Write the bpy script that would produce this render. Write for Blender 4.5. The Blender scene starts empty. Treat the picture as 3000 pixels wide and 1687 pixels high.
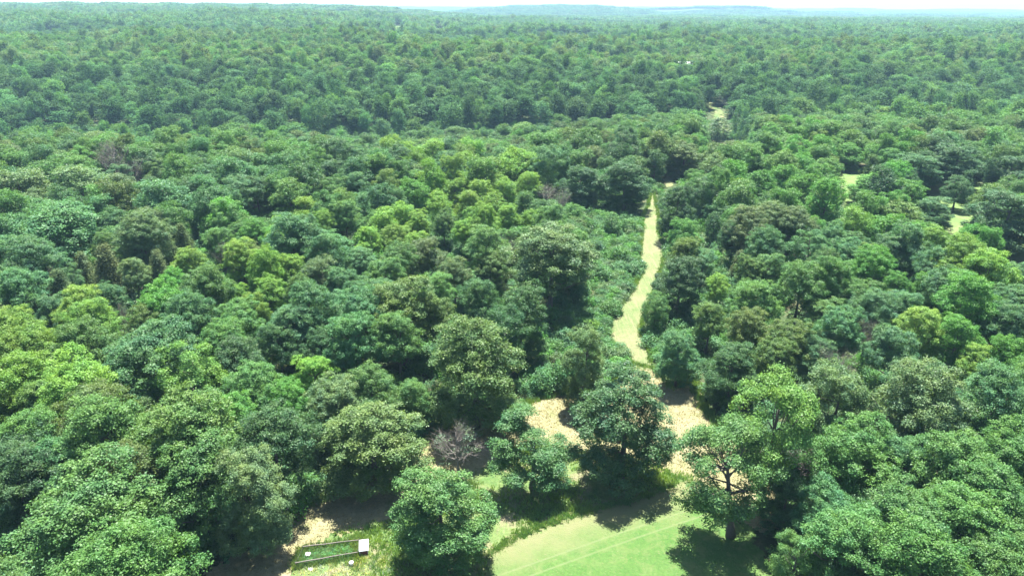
import bpy, math, random
import numpy as np
from mathutils import Vector, Matrix

random.seed(7)
RNG = np.random.default_rng(11)
S = bpy.context.scene
C = S.collection

# ------------------------------------------------------------------ camera, sky, sun, exposure
W3, H3, F3 = 3000.0, 1687.0, 2026.0        # pixel frame of the photograph the measurements were taken in
CAM_Z = 60.0
PITCH = math.radians(22.2)
cam_d = bpy.data.cameras.new('camera')
cam = bpy.data.objects.new('camera', cam_d)
C.objects.link(cam)
cam.location = (0, 0, CAM_Z)
cam.rotation_euler = (math.pi / 2 - PITCH, 0, 0)
cam_d.sensor_width = 36.0
cam_d.lens = 36.0 * F3 / W3
cam_d.clip_start = 0.5
cam_d.clip_end = 40000
S.camera = cam

SUN_EL, SUN_AZ = math.radians(69), math.radians(9)     # azimuth measured from +Y towards +X
world = bpy.data.worlds.new('World')
S.world = world
world.use_nodes = True
wn = world.node_tree
bg = wn.nodes['Background']
sky = wn.nodes.new('ShaderNodeTexSky')
sky.sky_type = 'NISHITA'
sky.sun_disc = False
sky.sun_elevation = SUN_EL
sky.sun_rotation = SUN_AZ
sky.altitude = 300
sky.air_density = 1.0
sky.dust_density = 1.0
sky.ozone_density = 1.0
wn.links.new(sky.outputs[0], bg.inputs[0])
bg.inputs[1].default_value = 0.07

sun_d = bpy.data.lights.new('sun', 'SUN')
sun_d.energy = 5.0
sun_d.angle = math.radians(0.5)
sun_d.color = (1.0, 0.965, 0.90)
sun = bpy.data.objects.new('sun', sun_d)
C.objects.link(sun)
to_sun = Vector((math.cos(SUN_EL) * math.sin(SUN_AZ), math.cos(SUN_EL) * math.cos(SUN_AZ), math.sin(SUN_EL)))
sun.rotation_euler = to_sun.to_track_quat('Z', 'Y').to_euler()
sun.location = to_sun * 300

S.view_settings.view_transform = 'Standard'
S.view_settings.look = 'None'
S.view_settings.exposure = 2.05
S.view_settings.gamma = 1.0
S.view_settings.use_curve_mapping = False
S.render.engine = 'CYCLES'
S.cycles.use_denoising = True
S.cycles.denoiser = 'OPENIMAGEDENOISE'
S.cycles.denoising_prefilter = 'ACCURATE'
S.cycles.denoising_input_passes = 'RGB_ALBEDO_NORMAL'
S.cycles.max_bounces = 6
S.cycles.diffuse_bounces = 1
S.cycles.transmission_bounces = 2
S.cycles.transparent_max_bounces = 8
S.cycles.volume_bounces = 0
S.cycles.sample_clamp_indirect = 2.0

# ------------------------------------------------------------------ terrain
SP, CP = math.sin(PITCH), math.cos(PITCH)


def ray(px, py):
    u = (px - W3 / 2) / F3
    v = (H3 / 2 - py) / F3
    d = np.array([u, CP + v * SP, -SP + v * CP])
    return d / np.linalg.norm(d)


def project(x, y, z):
    z = z - CAM_Z
    f = y * CP - z * SP
    up = y * SP + z * CP
    f = np.maximum(f, 1e-3)
    return W3 / 2 + F3 * x / f, H3 / 2 - F3 * up / f, f


def px_az(ux):            # azimuth (degrees) of a column of the picture at the horizon
    r = ray(ux * W3 / 2576.0, 24)
    return math.degrees(math.atan2(r[0], r[1]))


PD = np.array([0, 200, 262, 330, 395, 445, 600, 850, 1000, 1150, 1500, 2200, 3000, 4000, 6000, 9000, 14000], float)
PROF = {
    -40: [0, 0, 1, -22, -25, -13, 8, 16, 8, 18, 24, 40, 45, 20, 10, 0, 0],
    -20: [0, 0, 0, -21, -23, -12, 7, 14, -2, 14, 18, 30, 35, 15, 10, 0, 0],
    -3: [0, 0, -3, -17, -18, -9, 5, 9, -9, 8, 5, 2, 0, 0, 0, 0, 0],
    12: [0, 0, 0, -5, -14, -9, 3, 6, -5, 5, 0, -4, -6, -6, -8, -10, -10],
    40: [0, 0, 0, -4, -13, -9, 2, 4, -2, 2, -3, -6, -8, -8, -8, -10, -10],
}
PAZ = np.array(sorted(PROF), float)
PTAB = np.array([PROF[int(a)] for a in PAZ])
Y0 = 14.0       # row of the true horizon in the 2576 frame
RIDGES = [      # distance, depth of the slope, (column, skyline row) in the 2576 frame
    (2900, 1000, [(-300, 12), (0, 10.5), (150, 9), (300, 9.5), (600, 11), (800, 12.5), (900, 14.5), (980, 19), (1080, 27), (1250, 40)]),
    (4600, 900, [(1050, 34), (1180, 22), (1280, 15), (1350, 12.8), (1430, 12.2), (1500, 14), (1560, 17), (1640, 26), (1750, 40)]),
    (5400, 900, [(1500, 40), (1600, 26), (1660, 19), (1750, 16.5), (1800, 15), (1880, 15.5), (1905, 17.5), (1945, 22), (2010, 30), (2100, 40)]),
    (9500, 1500, [(-300, 16), (900, 16.5), (1200, 17.5), (1700, 17.5), (1950, 21), (2060, 21.5), (2120, 20), (2180, 20.5), (2260, 24), (2330, 22),
                  (2420, 21.3), (2500, 21), (2545, 23.5), (2620, 24), (2900, 23)]),
]
RID = []
for d0, sg, pts in RIDGES:
    az = np.array([px_az(p[0]) for p in pts])
    zz = np.array([CAM_Z + (Y0 - p[1]) / 1740.0 * 0.926 * d0 for p in pts]) - 12.0
    RID.append((d0, sg, az, zz))


def terrain(x, y):
    x = np.asarray(x, float)
    y = np.asarray(y, float)
    d = np.hypot(x, y)
    az = np.degrees(np.arctan2(x, y))
    azc = np.clip(az, -40, 40)
    cols = np.stack([np.interp(np.maximum(y, 0), PD, PTAB[i]) for i in range(len(PAZ))])
    k = np.clip(np.searchsorted(PAZ, azc) - 1, 0, len(PAZ) - 2)
    t = (azc - PAZ[k]) / (PAZ[k + 1] - PAZ[k])
    t = t * t * (3 - 2 * t)
    a = np.take_along_axis(cols, k[None], 0)[0]
    b = np.take_along_axis(cols, (k + 1)[None], 0)[0]
    h = a * (1 - t) + b * t
    far = np.clip((y - 440) / 200, 0, 1)
    h = h + far * (4.5 * np.sin(x / 75 + 0.7 * np.sin(y / 160)) * np.sin(y / 70 + 1.3) + 3.0 * np.sin(x / 37 + y / 43))
    vfar = np.clip((d - 900) / 900, 0, 1)
    h = h + vfar * (7 * np.sin(x / 260 + 1.1 + 0.8 * np.sin(y / 410)) * np.sin(y / 330) + 4 * np.sin(x / 150 - y / 210))
    for d0, sg, ra, rz in RID:
        top = np.interp(az, ra, rz) + 2.0 * np.sin(az * 2.1 + d0) + 1.2 * np.sin(az * 5.3)
        q = np.exp(-((d - d0) / sg) ** 2)
        h = np.maximum(h, top * q - 45 * (1 - q))
    near = np.clip((d - 30) / 60, 0, 1) * (1 - np.clip((y - 200) / 60, 0, 1))
    return h + near * (0.35 * np.sin(x / 19 + 1) * np.sin(y / 23) + 0.2 * np.sin(x / 8.3 + y / 11))


def th(x, y):
    return float(terrain(np.array([x]), np.array([y]))[0])


def at(px, py, hgt=0.0):
    """The point of the ground (or of a layer HGT above it) that the picture shows at (px, py)."""
    r = ray(px, py)
    t = np.concatenate([np.arange(40, 700, 0.8), np.geomspace(700, 16000, 1500)])
    X, Y, Z = r[0] * t, r[1] * t, CAM_Z + r[2] * t
    below = np.nonzero(Z < terrain(X, Y) + hgt)[0]
    i = below[0] if len(below) else len(t) - 1
    lo, hi = t[max(i - 1, 0)], t[i]
    for _ in range(14):
        m = (lo + hi) / 2
        if CAM_Z + r[2] * m < th(r[0] * m, r[1] * m) + hgt:
            hi = m
        else:
            lo = m
    return np.array([r[0] * hi, r[1] * hi, CAM_Z + r[2] * hi])


def poly_world(pts, u=True):
    k = W3 / 2576.0 if u else 1.0
    return np.array([at(p[0] * k, p[1] * k)[:2] for p in pts])


def inside(poly, x, y):
    x = np.asarray(x)
    y = np.asarray(y)
    r = np.zeros(x.shape, bool)
    n = len(poly)
    j = n - 1
    for i in range(n):
        xi, yi = poly[i]
        xj, yj = poly[j]
        if yi != yj:
            c = ((yi > y) != (yj > y)) & (x < (xj - xi) * (y - yi) / (yj - yi) + xi)
            r ^= c
        j = i
    return r


# ------------------------------------------------------------------ materials
def mat(name):
    m = bpy.data.materials.new(name)
    m.use_nodes = True
    return m, m.node_tree, m.node_tree.nodes['Principled BSDF']


def node(nt, typ, **kw):
    n = nt.nodes.new(typ)
    for k, v in kw.items():
        setattr(n, k, v)
    return n


def ramp(nt, stops):
    r = nt.nodes.new('ShaderNodeValToRGB')
    el = r.color_ramp.elements
    while len(el) < len(stops):
        el.new(0.5)
    for e, (p, c) in zip(el, stops):
        e.position = p
        e.color = (*c, 1)
    return r


def noise(nt, vec, scale, detail=4, rough=0.6, dist=0.0):
    n = nt.nodes.new('ShaderNodeTexNoise')
    n.inputs['Scale'].default_value = scale
    n.inputs['Detail'].default_value = detail
    n.inputs['Roughness'].default_value = rough
    n.inputs['Distortion'].default_value = dist
    nt.links.new(vec, n.inputs['Vector'])
    return n.outputs['Fac']


def mixc(nt, fac, a, b, mode='MIX'):
    m = nt.nodes.new('ShaderNodeMix')
    m.data_type = 'RGBA'
    m.blend_type = mode
    for s, v in ((m.inputs[0], fac), (m.inputs[6], a), (m.inputs[7], b)):
        if hasattr(v, 'links'):
            nt.links.new(v, s)
        elif isinstance(v, tuple):
            s.default_value = (*v, 1)
        else:
            s.default_value = v
    return m.outputs[2]


def maprange(nt, v, a, b, c=0.0, d=1.0):
    m = nt.nodes.new('ShaderNodeMapRange')
    nt.links.new(v, m.inputs[0])
    for i, q in enumerate((a, b, c, d)):
        m.inputs[i + 1].default_value = q
    return m.outputs[0]


def plain(name, col, rough=0.7, var=0.25, scale=6.0, metal=0.0):
    m, nt, p = mat(name)
    tc = node(nt, 'ShaderNodeTexCoord')
    f = noise(nt, tc.outputs['Object'], scale, 5)
    a = tuple(c * (1 - var) for c in col)
    b = tuple(min(1, c * (1 + var)) for c in col)
    nt.links.new(mixc(nt, f, a, b), p.inputs['Base Color'])
    p.inputs['Roughness'].default_value = rough
    p.inputs['Metallic'].default_value = metal
    return m


def leaf_material(name, transl=0.32, rough=0.42, spec=0.5):
    """Colour comes from the tree ('tint', 'tip'); each leaf carries its own shade in 'leafvar'."""
    m, nt, p = mat(name)
    out = nt.nodes['Material Output']
    tint = node(nt, 'ShaderNodeAttribute', attribute_type='INSTANCER', attribute_name='tint')
    tip = node(nt, 'ShaderNodeAttribute', attribute_type='INSTANCER', attribute_name='tip')
    lv = node(nt, 'ShaderNodeAttribute', attribute_type='GEOMETRY', attribute_name='leafvar')
    k = maprange(nt, lv.outputs['Fac'], 0, 1, 0.68, 1.32)
    comb = node(nt, 'ShaderNodeCombineColor')
    for i in range(3):
        nt.links.new(k, comb.inputs[i])
    tc = node(nt, 'ShaderNodeTexCoord')
    hv = maprange(nt, noise(nt, tc.outputs['Object'], 0.42, 2, 0.5), 0.32, 0.68)
    warm = mixc(nt, hv, (0.84, 0.95, 1.12), (1.20, 1.06, 0.82))
    c0 = mixc(nt, 1.0, tint.outputs['Color'], warm, 'MULTIPLY')
    c1 = mixc(nt, 1.0, c0, comb.outputs[0], 'MULTIPLY')
    tf = maprange(nt, lv.outputs['Fac'], 0.62, 0.92)
    mul = node(nt, 'ShaderNodeMath', operation='MULTIPLY')
    nt.links.new(tf, mul.inputs[0])
    nt.links.new(tip.outputs['Fac'], mul.inputs[1])
    c2 = mixc(nt, mul.outputs[0], c1, (0.20, 0.235, 0.065))
    nt.links.new(c2, p.inputs['Base Color'])
    p.inputs['Roughness'].default_value = rough
    p.inputs['Specular IOR Level'].default_value = spec
    tr = node(nt, 'ShaderNodeBsdfTranslucent')
    nt.links.new(mixc(nt, 1.0, c2, (1.35, 1.3, 0.6), 'MULTIPLY'), tr.inputs[0])
    mx = node(nt, 'ShaderNodeMixShader')
    mx.inputs[0].default_value = transl
    nt.links.new(p.outputs[0], mx.inputs[1])
    nt.links.new(tr.outputs[0], mx.inputs[2])
    nt.links.new(mx.outputs[0], out.inputs[0])
    return m


LEAF = leaf_material('leaves', 0.32, 0.48, 0.22)
LEAF_FAR = leaf_material('far_leaves', 0.32, 0.65, 0.10)
NEEDLE = leaf_material('needles', 0.12, 0.7, 0.2)


def bark_material(name, a, b):
    m, nt, p = mat(name)
    tc = node(nt, 'ShaderNodeTexCoord')
    mp = node(nt, 'ShaderNodeMapping')
    mp.inputs['Scale'].default_value = (5, 5, 0.9)
    nt.links.new(tc.outputs['Object'], mp.inputs[0])
    f = noise(nt, mp.outputs[0], 2.0, 6, 0.7)
    nt.links.new(mixc(nt, f, a, b), p.inputs['Base Color'])
    p.inputs['Roughness'].default_value = 0.9
    bp = node(nt, 'ShaderNodeBump')
    bp.inputs['Strength'].default_value = 0.5
    nt.links.new(f, bp.inputs['Height'])
    nt.links.new(bp.outputs[0], p.inputs['Normal'])
    return m


BARK = bark_material('bark', (0.06, 0.05, 0.04), (0.16, 0.135, 0.11))
DEADBARK = bark_material('weathered_bark', (0.12, 0.105, 0.09), (0.25, 0.225, 0.195))


def ground_mat(name, stops, scale, fine, bump=0.6, extra=None, stretch=(1, 1, 1)):
    """Large patches through a ramp, broken up by fine relief."""
    m, nt, p = mat(name)
    tc = node(nt, 'ShaderNodeTexCoord')
    mp = node(nt, 'ShaderNodeMapping')
    mp.inputs['Scale'].default_value = stretch
    nt.links.new(tc.outputs['Object'], mp.inputs[0])
    big = noise(nt, mp.outputs[0], scale, 7, 0.68, 0.6)
    r = ramp(nt, stops)
    nt.links.new(big, r.inputs[0])
    fn = noise(nt, mp.outputs[0], fine, 5, 0.75)
    v = maprange(nt, fn, 0.3, 0.7, 0.76, 1.22)
    comb = node(nt, 'ShaderNodeCombineColor')
    for i in range(3):
        nt.links.new(v, comb.inputs[i])
    col = mixc(nt, 1.0, r.outputs[0], comb.outputs[0], 'MULTIPLY')
    if extra:
        col = extra(nt, tc, col)
    nt.links.new(col, p.inputs['Base Color'])
    p.inputs['Roughness'].default_value = 0.95
    p.inputs['Specular IOR Level'].default_value = 0.15
    bp = node(nt, 'ShaderNodeBump')
    bp.inputs['Strength'].default_value = bump
    bp.inputs['Distance'].default_value = 0.25
    nt.links.new(fn, bp.inputs['Height'])
    nt.links.new(bp.outputs[0], p.inputs['Normal'])
    return m


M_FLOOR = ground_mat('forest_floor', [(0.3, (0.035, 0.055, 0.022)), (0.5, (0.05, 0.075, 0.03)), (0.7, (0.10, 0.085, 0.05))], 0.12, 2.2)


def lines_extra(nt, tc, col):
    return col


# ------------------------------------------------------------------ mesh helpers
def mesh_np(name, verts, faces, material=None, attrs=None, smooth=False):
    """verts (N,3), faces (M,k) all of k corners."""
    me = bpy.data.meshes.new(name)
    verts = np.ascontiguousarray(verts, np.float32)
    faces = np.ascontiguousarray(faces, np.int32)
    k = faces.shape[1]
    me.vertices.add(len(verts))
    me.vertices.foreach_set('co', verts.ravel())
    me.loops.add(faces.size)
    me.loops.foreach_set('vertex_index', faces.ravel())
    me.polygons.add(len(faces))
    me.polygons.foreach_set('loop_start', np.arange(0, faces.size, k, dtype=np.int32))
    me.polygons.foreach_set('loop_total', np.full(len(faces), k, np.int32))
    if smooth:
        me.polygons.foreach_set('use_smooth', np.ones(len(faces), bool))
    for an, av in (attrs or {}).items():
        a = me.attributes.new(an, 'FLOAT', 'POINT')
        a.data.foreach_set('value', np.ascontiguousarray(av, np.float32))
    me.update(calc_edges=True)
    me.validate()
    if material:
        me.materials.append(material)
    return me


def link(name, me, parent=None, loc=(0, 0, 0)):
    o = bpy.data.objects.new(name, me)
    C.objects.link(o)
    o.location = loc
    if parent is not None:
        o.parent = parent
    return o


def tag(o, label=None, cat=None, group=None, kind=None):
    if label:
        o['label'] = label
    if cat:
        o['category'] = cat
    if group:
        o['group'] = group
    if kind:
        o['kind'] = kind
    return o


def empty(name, loc, rz=0.0):
    o = bpy.data.objects.new(name, None)
    C.objects.link(o)
    o.location = loc
    o.rotation_euler = (0, 0, rz)
    o.empty_display_size = 0.5
    return o


class MB:
    """Collects tubes and boxes into one triangle/quad mesh."""

    def __init__(self):
        self.v, self.f, self.n = [], [], 0

    def tube(self, pts, rad, sides=6):
        pts = np.asarray(pts, float)
        rings = []
        for i, p in enumerate(pts):
            t = pts[min(i + 1, len(pts) - 1)] - pts[max(i - 1, 0)]
            t /= np.linalg.norm(t) + 1e-9
            a = np.cross(t, (0, 0, 1.0))
            if np.linalg.norm(a) < 0.15:
                a = np.cross(t, (1.0, 0, 0))
            a /= np.linalg.norm(a)
            b = np.cross(t, a)
            an = np.arange(sides) * 2 * math.pi / sides
            rings.append(p + rad[i] * (np.cos(an)[:, None] * a + np.sin(an)[:, None] * b))
        base = self.n
        self.v.append(np.concatenate(rings))
        self.n += len(pts) * sides
        for i in range(len(pts) - 1):
            for j in range(sides):
                k = (j + 1) % sides
                self.f.append((base + i * sides + j, base + i * sides + k, base + (i + 1) * sides + k, base + (i + 1) * sides + j))
        e = base + (len(pts) - 1) * sides
        for q in range(1, sides - 2, 2):
            self.f.append((e, e + q, e + q + 1, e + q + 2))
            self.f.append((base, base + q + 2, base + q + 1, base + q))
        return self

    def box(self, c, s, rot=None):
        c = np.asarray(c, float)
        s = np.asarray(s, float) / 2
        v = np.array([(x, y, z) for x in (-1, 1) for y in (-1, 1) for z in (-1, 1)], float) * s
        if rot is not None:
            v = v @ np.array(rot).T
        b = self.n
        self.v.append(v + c)
        self.n += 8
        for q in ((0, 1, 3, 2), (4, 6, 7, 5), (0, 4, 5, 1), (2, 3, 7, 6), (0, 2, 6, 4), (1, 5, 7, 3)):
            self.f.append(tuple(b + i for i in q))
        return self

    def mesh(self, name, material, smooth=False):
        return mesh_np(name, np.concatenate(self.v), np.array(self.f), material, smooth=smooth)


# ------------------------------------------------------------------ ground, sheets of the clearings
def build_ground():
    az = np.linspace(-math.pi, math.pi, 361)[:-1]
    rr = np.concatenate([np.linspace(4, 300, 120), np.geomspace(304, 15000, 130)])
    A, R = np.meshgrid(az, rr)
    X, Y = R * np.sin(A), R * np.cos(A)
    Z = terrain(X, Y)
    v = np.stack([X, Y, Z], -1).reshape(-1, 3)
    n = len(az)
    i, j = np.meshgrid(np.arange(len(rr) - 1), np.arange(n), indexing='ij')
    jn = (j + 1) % n
    f = np.stack([i * n + j, (i + 1) * n + j, (i + 1) * n + jn, i * n + jn], -1).reshape(-1, 4)
    v = np.concatenate([v, [[0, 0, th(0, 0.01)]]])
    c = len(v) - 1
    jj = np.arange(n)
    cap = np.stack([np.full(n, c), jj, (jj + 1) % n, np.full(n, c)], -1)[:, :3]
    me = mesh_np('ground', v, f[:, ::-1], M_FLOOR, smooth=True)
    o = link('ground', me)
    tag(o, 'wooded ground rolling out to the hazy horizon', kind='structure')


build_ground()
U = W3 / 2576.0

# outlines read off the photograph (2576 frame), turned into ground outlines at once
STRIP_U = [(1637, 487), (1630, 520), (1616, 545), (1613, 600), (1606, 650), (1617, 672), (1611, 692), (1590, 730), (1560, 770), (1533, 805),
           (1529, 850), (1545, 868), (1577, 886), (1586, 925), (1660, 935), (1637, 915), (1632, 880), (1614, 850), (1610, 830), (1625, 785), (1641, 742),
           (1655, 700), (1668, 655), (1673, 625), (1655, 585), (1657, 550), (1650, 520), (1646, 487)]
STRIP2_U = [(1668, 452), (1680, 443), (1693, 447), (1692, 470), (1675, 472)]
HAY_U = [(480, 1470), (600, 1390), (700, 1320), (780, 1270), (840, 1240), (960, 1190), (1060, 1110), (1110, 1075), (1200, 1050), (1312, 1026), (1345, 1004), (1420, 992),
         (1500, 985), (1560, 955), (1583, 915), (1662, 930), (1690, 975), (1745, 960), (1765, 1020), (1810, 1080), (1900, 1140), (1960, 1240), (1950, 1330),
         (1880, 1330), (1760, 1215), (1600, 1160), (1450, 1130), (1330, 1120), (1250, 1150), (1130, 1230), (1010, 1290), (900, 1330), (790, 1370), (735, 1420), (730, 1480)]
MEADOW_U = [(700, 1480), (745, 1400), (860, 1330), (1000, 1280), (1130, 1220), (1250, 1140), (1330, 1110), (1480, 1120), (1760, 1200), (1740, 1240), (1600, 1270), (1430, 1310),
            (1300, 1360), (1235, 1400), (1230, 1480)]
LAWN_U = [(1220, 1480), (1226, 1400), (1280, 1362), (1350, 1328), (1430, 1302), (1500, 1281), (1600, 1256), (1690, 1226), (1745, 1212), (1830, 1290), (1900, 1340),
          (1930, 1400), (1960, 1480)]
FIELDS_U = [
    [(2112, 428), (2190, 423), (2186, 436), (2165, 445), (2150, 470), (2140, 520), (2126, 520), (2120, 470)],
    [(2330, 462), (2480, 466), (2482, 498), (2448, 530), (2446, 570), (2405, 600), (2380, 575), (2398, 530), (2330, 500)],
    [(2480, 622), (2600, 590), (2640, 680), (2520, 664)],
]
FAR_U = [[(985, 77), (1020, 77), (1015, 66), (990, 66)], [(1085, 79), (1120, 79), (1118, 70), (1088, 70)], [(1425, 85), (1462, 87), (1458, 81), (1428, 80)],
         [(60, 72), (190, 74), (180, 66), (70, 66)]]
CUT_U = [(1780, 254), (1797, 254), (1852, 338), (1812, 345)]
CUT_VIEW_U = [(1768, 250), (1806, 250), (1875, 345), (1795, 352)]
BRAMBLE_U = [[(1500, 545), (1614, 545), (1613, 600), (1606, 650), (1617, 672), (1611, 692), (1590, 730), (1560, 770), (1533, 805), (1529, 850), (1545, 868), (1577, 886),
              (1586, 925), (1500, 985), (1420, 992), (1330, 1010), (1300, 960), (1400, 820), (1500, 760), (1480, 690), (1490, 600)],
             [(1673, 625), (1740, 600), (1735, 650), (1680, 650), (1668, 655)],
             [(1610, 830), (1680, 830), (1690, 880), (1740, 900), (1745, 960), (1690, 975), (1662, 930), (1637, 915), (1632, 880), (1614, 850)]]

STRIP, STRIP2 = poly_world(STRIP_U), poly_world(STRIP2_U)
HAY, MEADOW, LAWN = poly_world(HAY_U), poly_world(MEADOW_U), poly_world(LAWN_U)
FIELDS = [poly_world(p) for p in FIELDS_U]
BRAMBLES = [poly_world(p) for p in BRAMBLE_U]
OPEN = [STRIP, STRIP2, HAY, MEADOW, LAWN] + FIELDS


FAR = [poly_world(p) for p in FAR_U]
CUT = poly_world(CUT_U)


def wob(x, y, a=0.5):
    return a * (np.sin(x * 1.9 + 2 * np.sin(y * 0.7)) + np.sin(y * 2.3 + 1.7 * np.sin(x * 0.9)) + 0.7 * np.sin(x * 5.1 + y * 4.3))


def sheet(name, poly, step, lift, material, wobble=0.35):
    x0, y0 = poly.min(0) - 2
    x1, y1 = poly.max(0) + 2
    gx = np.arange(x0, x1, step)
    gy = np.arange(y0, y1, step)
    X, Y = np.meshgrid(gx, gy)
    nx = len(gx)
    cx = X[:-1, :-1] + step / 2
    cy = Y[:-1, :-1] + step / 2
    keep = inside(poly, cx + wob(cx, cy, wobble), cy + wob(cy + 9, cx, wobble))
    i, j = np.nonzero(keep)
    f = np.stack([i * nx + j, i * nx + j + 1, (i + 1) * nx + j + 1, (i + 1) * nx + j], -1)
    used, inv = np.unique(f, return_inverse=True)
    vx = X.ravel()[used]
    vy = Y.ravel()[used]
    v = np.stack([vx, vy, terrain(vx, vy) + lift], -1)
    o = link(name, mesh_np(name, v, inv.reshape(-1, 4), material, smooth=True))
    return tag(o, kind='structure')


def windrow(nt, tc, col):
    """Lines of cut grass left by the mower, running along the strip."""
    mp = node(nt, 'ShaderNodeMapping')
    mp.inputs['Scale'].default_value = (2.6, 0.12, 1)
    nt.links.new(tc.outputs['Object'], mp.inputs[0])
    f = noise(nt, mp.outputs[0], 1.0, 3, 0.6, 0.25)
    k = maprange(nt, f, 0.52, 0.70, 0.0, 0.7)
    return mixc(nt, k, col, (0.205, 0.182, 0.105))


def lawn_extra(nt, tc, col):
    """Drier, paler turf towards the wood; two wheel tracks."""
    sx = node(nt, 'ShaderNodeSeparateXYZ')
    nt.links.new(tc.outputs['Object'], sx.inputs[0])
    ma = node(nt, 'ShaderNodeMath', operation='MULTIPLY_ADD')     # y - 0.45 x
    nt.links.new(sx.outputs[0], ma.inputs[0])
    ma.inputs[1].default_value = -0.45
    nt.links.new(sx.outputs[1], ma.inputs[2])
    nz = noise(nt, tc.outputs['Object'], 0.16, 5, 0.65)
    add = node(nt, 'ShaderNodeMath', operation='MULTIPLY_ADD')
    nt.links.new(nz, add.inputs[0])
    add.inputs[1].default_value = 12.0
    nt.links.new(ma.outputs[0], add.inputs[2])
    dry = maprange(nt, add.outputs[0], 65.5, 70.5)
    c = mixc(nt, dry, col, (0.150, 0.160, 0.074))
    tw = node(nt, 'ShaderNodeMath', operation='PINGPONG')
    off = node(nt, 'ShaderNodeMath', operation='SUBTRACT')
    nt.links.new(ma.outputs[0], off.inputs[0])
    off.inputs[1].default_value = 60.2
    nt.links.new(off.outputs[0], tw.inputs[0])
    tw.inputs[1].default_value = 50.0
    sub = node(nt, 'ShaderNodeMath', operation='SUBTRACT')
    nt.links.new(tw.outputs[0], sub.inputs[0])
    sub.inputs[1].default_value = 0.85
    ab = node(nt, 'ShaderNodeMath', operation='ABSOLUTE')
    nt.links.new(sub.outputs[0], ab.inputs[0])
    tr = maprange(nt, ab.outputs[0], 0.24, 0.03, 0.0, 0.5)
    c = mixc(nt, tr, c, (0.150, 0.175, 0.085))
    pt = noise(nt, tc.outputs['Object'], 0.55, 4, 0.7, 0.8)
    c = mixc(nt, maprange(nt, pt, 0.48, 0.68, 0, 0.65), c, (0.128, 0.160, 0.060))
    sp = noise(nt, tc.outputs['Object'], 3.2, 3, 0.8)
    return mixc(nt, maprange(nt, sp, 0.60, 0.70, 0, 0.7), c, (0.175, 0.160, 0.092))


M_HAY = ground_mat('cut_hay', [(0.3, (0.121, 0.144, 0.052)), (0.45, (0.201, 0.190, 0.098)), (0.7, (0.247, 0.221, 0.129))], 0.22, 1.7, 0.8)
M_STRIP = ground_mat('mown_grass', [(0.32, (0.094, 0.142, 0.048)), (0.5, (0.138, 0.158, 0.070)), (0.7, (0.178, 0.170, 0.096))], 0.10, 2.0, 0.7, windrow)
M_MEADOW = ground_mat('meadow', [(0.32, (0.069, 0.132, 0.038)), (0.5, (0.114, 0.159, 0.054)), (0.62, (0.188, 0.172, 0.101)), (0.75, (0.222, 0.172, 0.134))], 0.25, 1.8, 0.9)
M_LAWN = ground_mat('turf', [(0.3, (0.052, 0.120, 0.026)), (0.55, (0.068, 0.134, 0.034)), (0.75, (0.105, 0.150, 0.050))], 0.18, 3.0, 0.7, lawn_extra)
M_FIELD = ground_mat('pasture', [(0.3, (0.081, 0.148, 0.039)), (0.55, (0.118, 0.170, 0.056)), (0.75, (0.185, 0.170, 0.093))], 0.07, 1.0, 0.5)

tag(sheet('meadow', MEADOW, 0.4, 0.05, M_MEADOW), 'rough meadow of weeds and bare patches between the lawn and the trees')
tag(sheet('hay_clearing', HAY, 0.4, 0.10, M_HAY), 'pale clearing of cut hay among the trees')
tag(sheet('mown_path', STRIP, 0.4, 0.14, M_STRIP, 0.25), 'mown grass track curving up through the wood')
sheet('mown_path', STRIP2, 0.5, 0.14, M_STRIP, 0.2)
tag(sheet('lawn', LAWN, 0.3, 0.18, M_LAWN, 0.55), 'bright green lawn with two wheel tracks')
for p in FIELDS:
    tag(sheet('pasture', p, 0.8, 0.15, M_FIELD, 0.5), 'grassy clearing among the trees at the right')
for p in FAR:
    tag(sheet('far_field', p, 8, 0.6, M_FIELD, 4.0), 'pale far clearing in the distant forest')
tag(sheet('power_line_cut', CUT, 1.5, 0.3, M_MEADOW, 1.0), 'narrow cleared strip under the power line')


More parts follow.
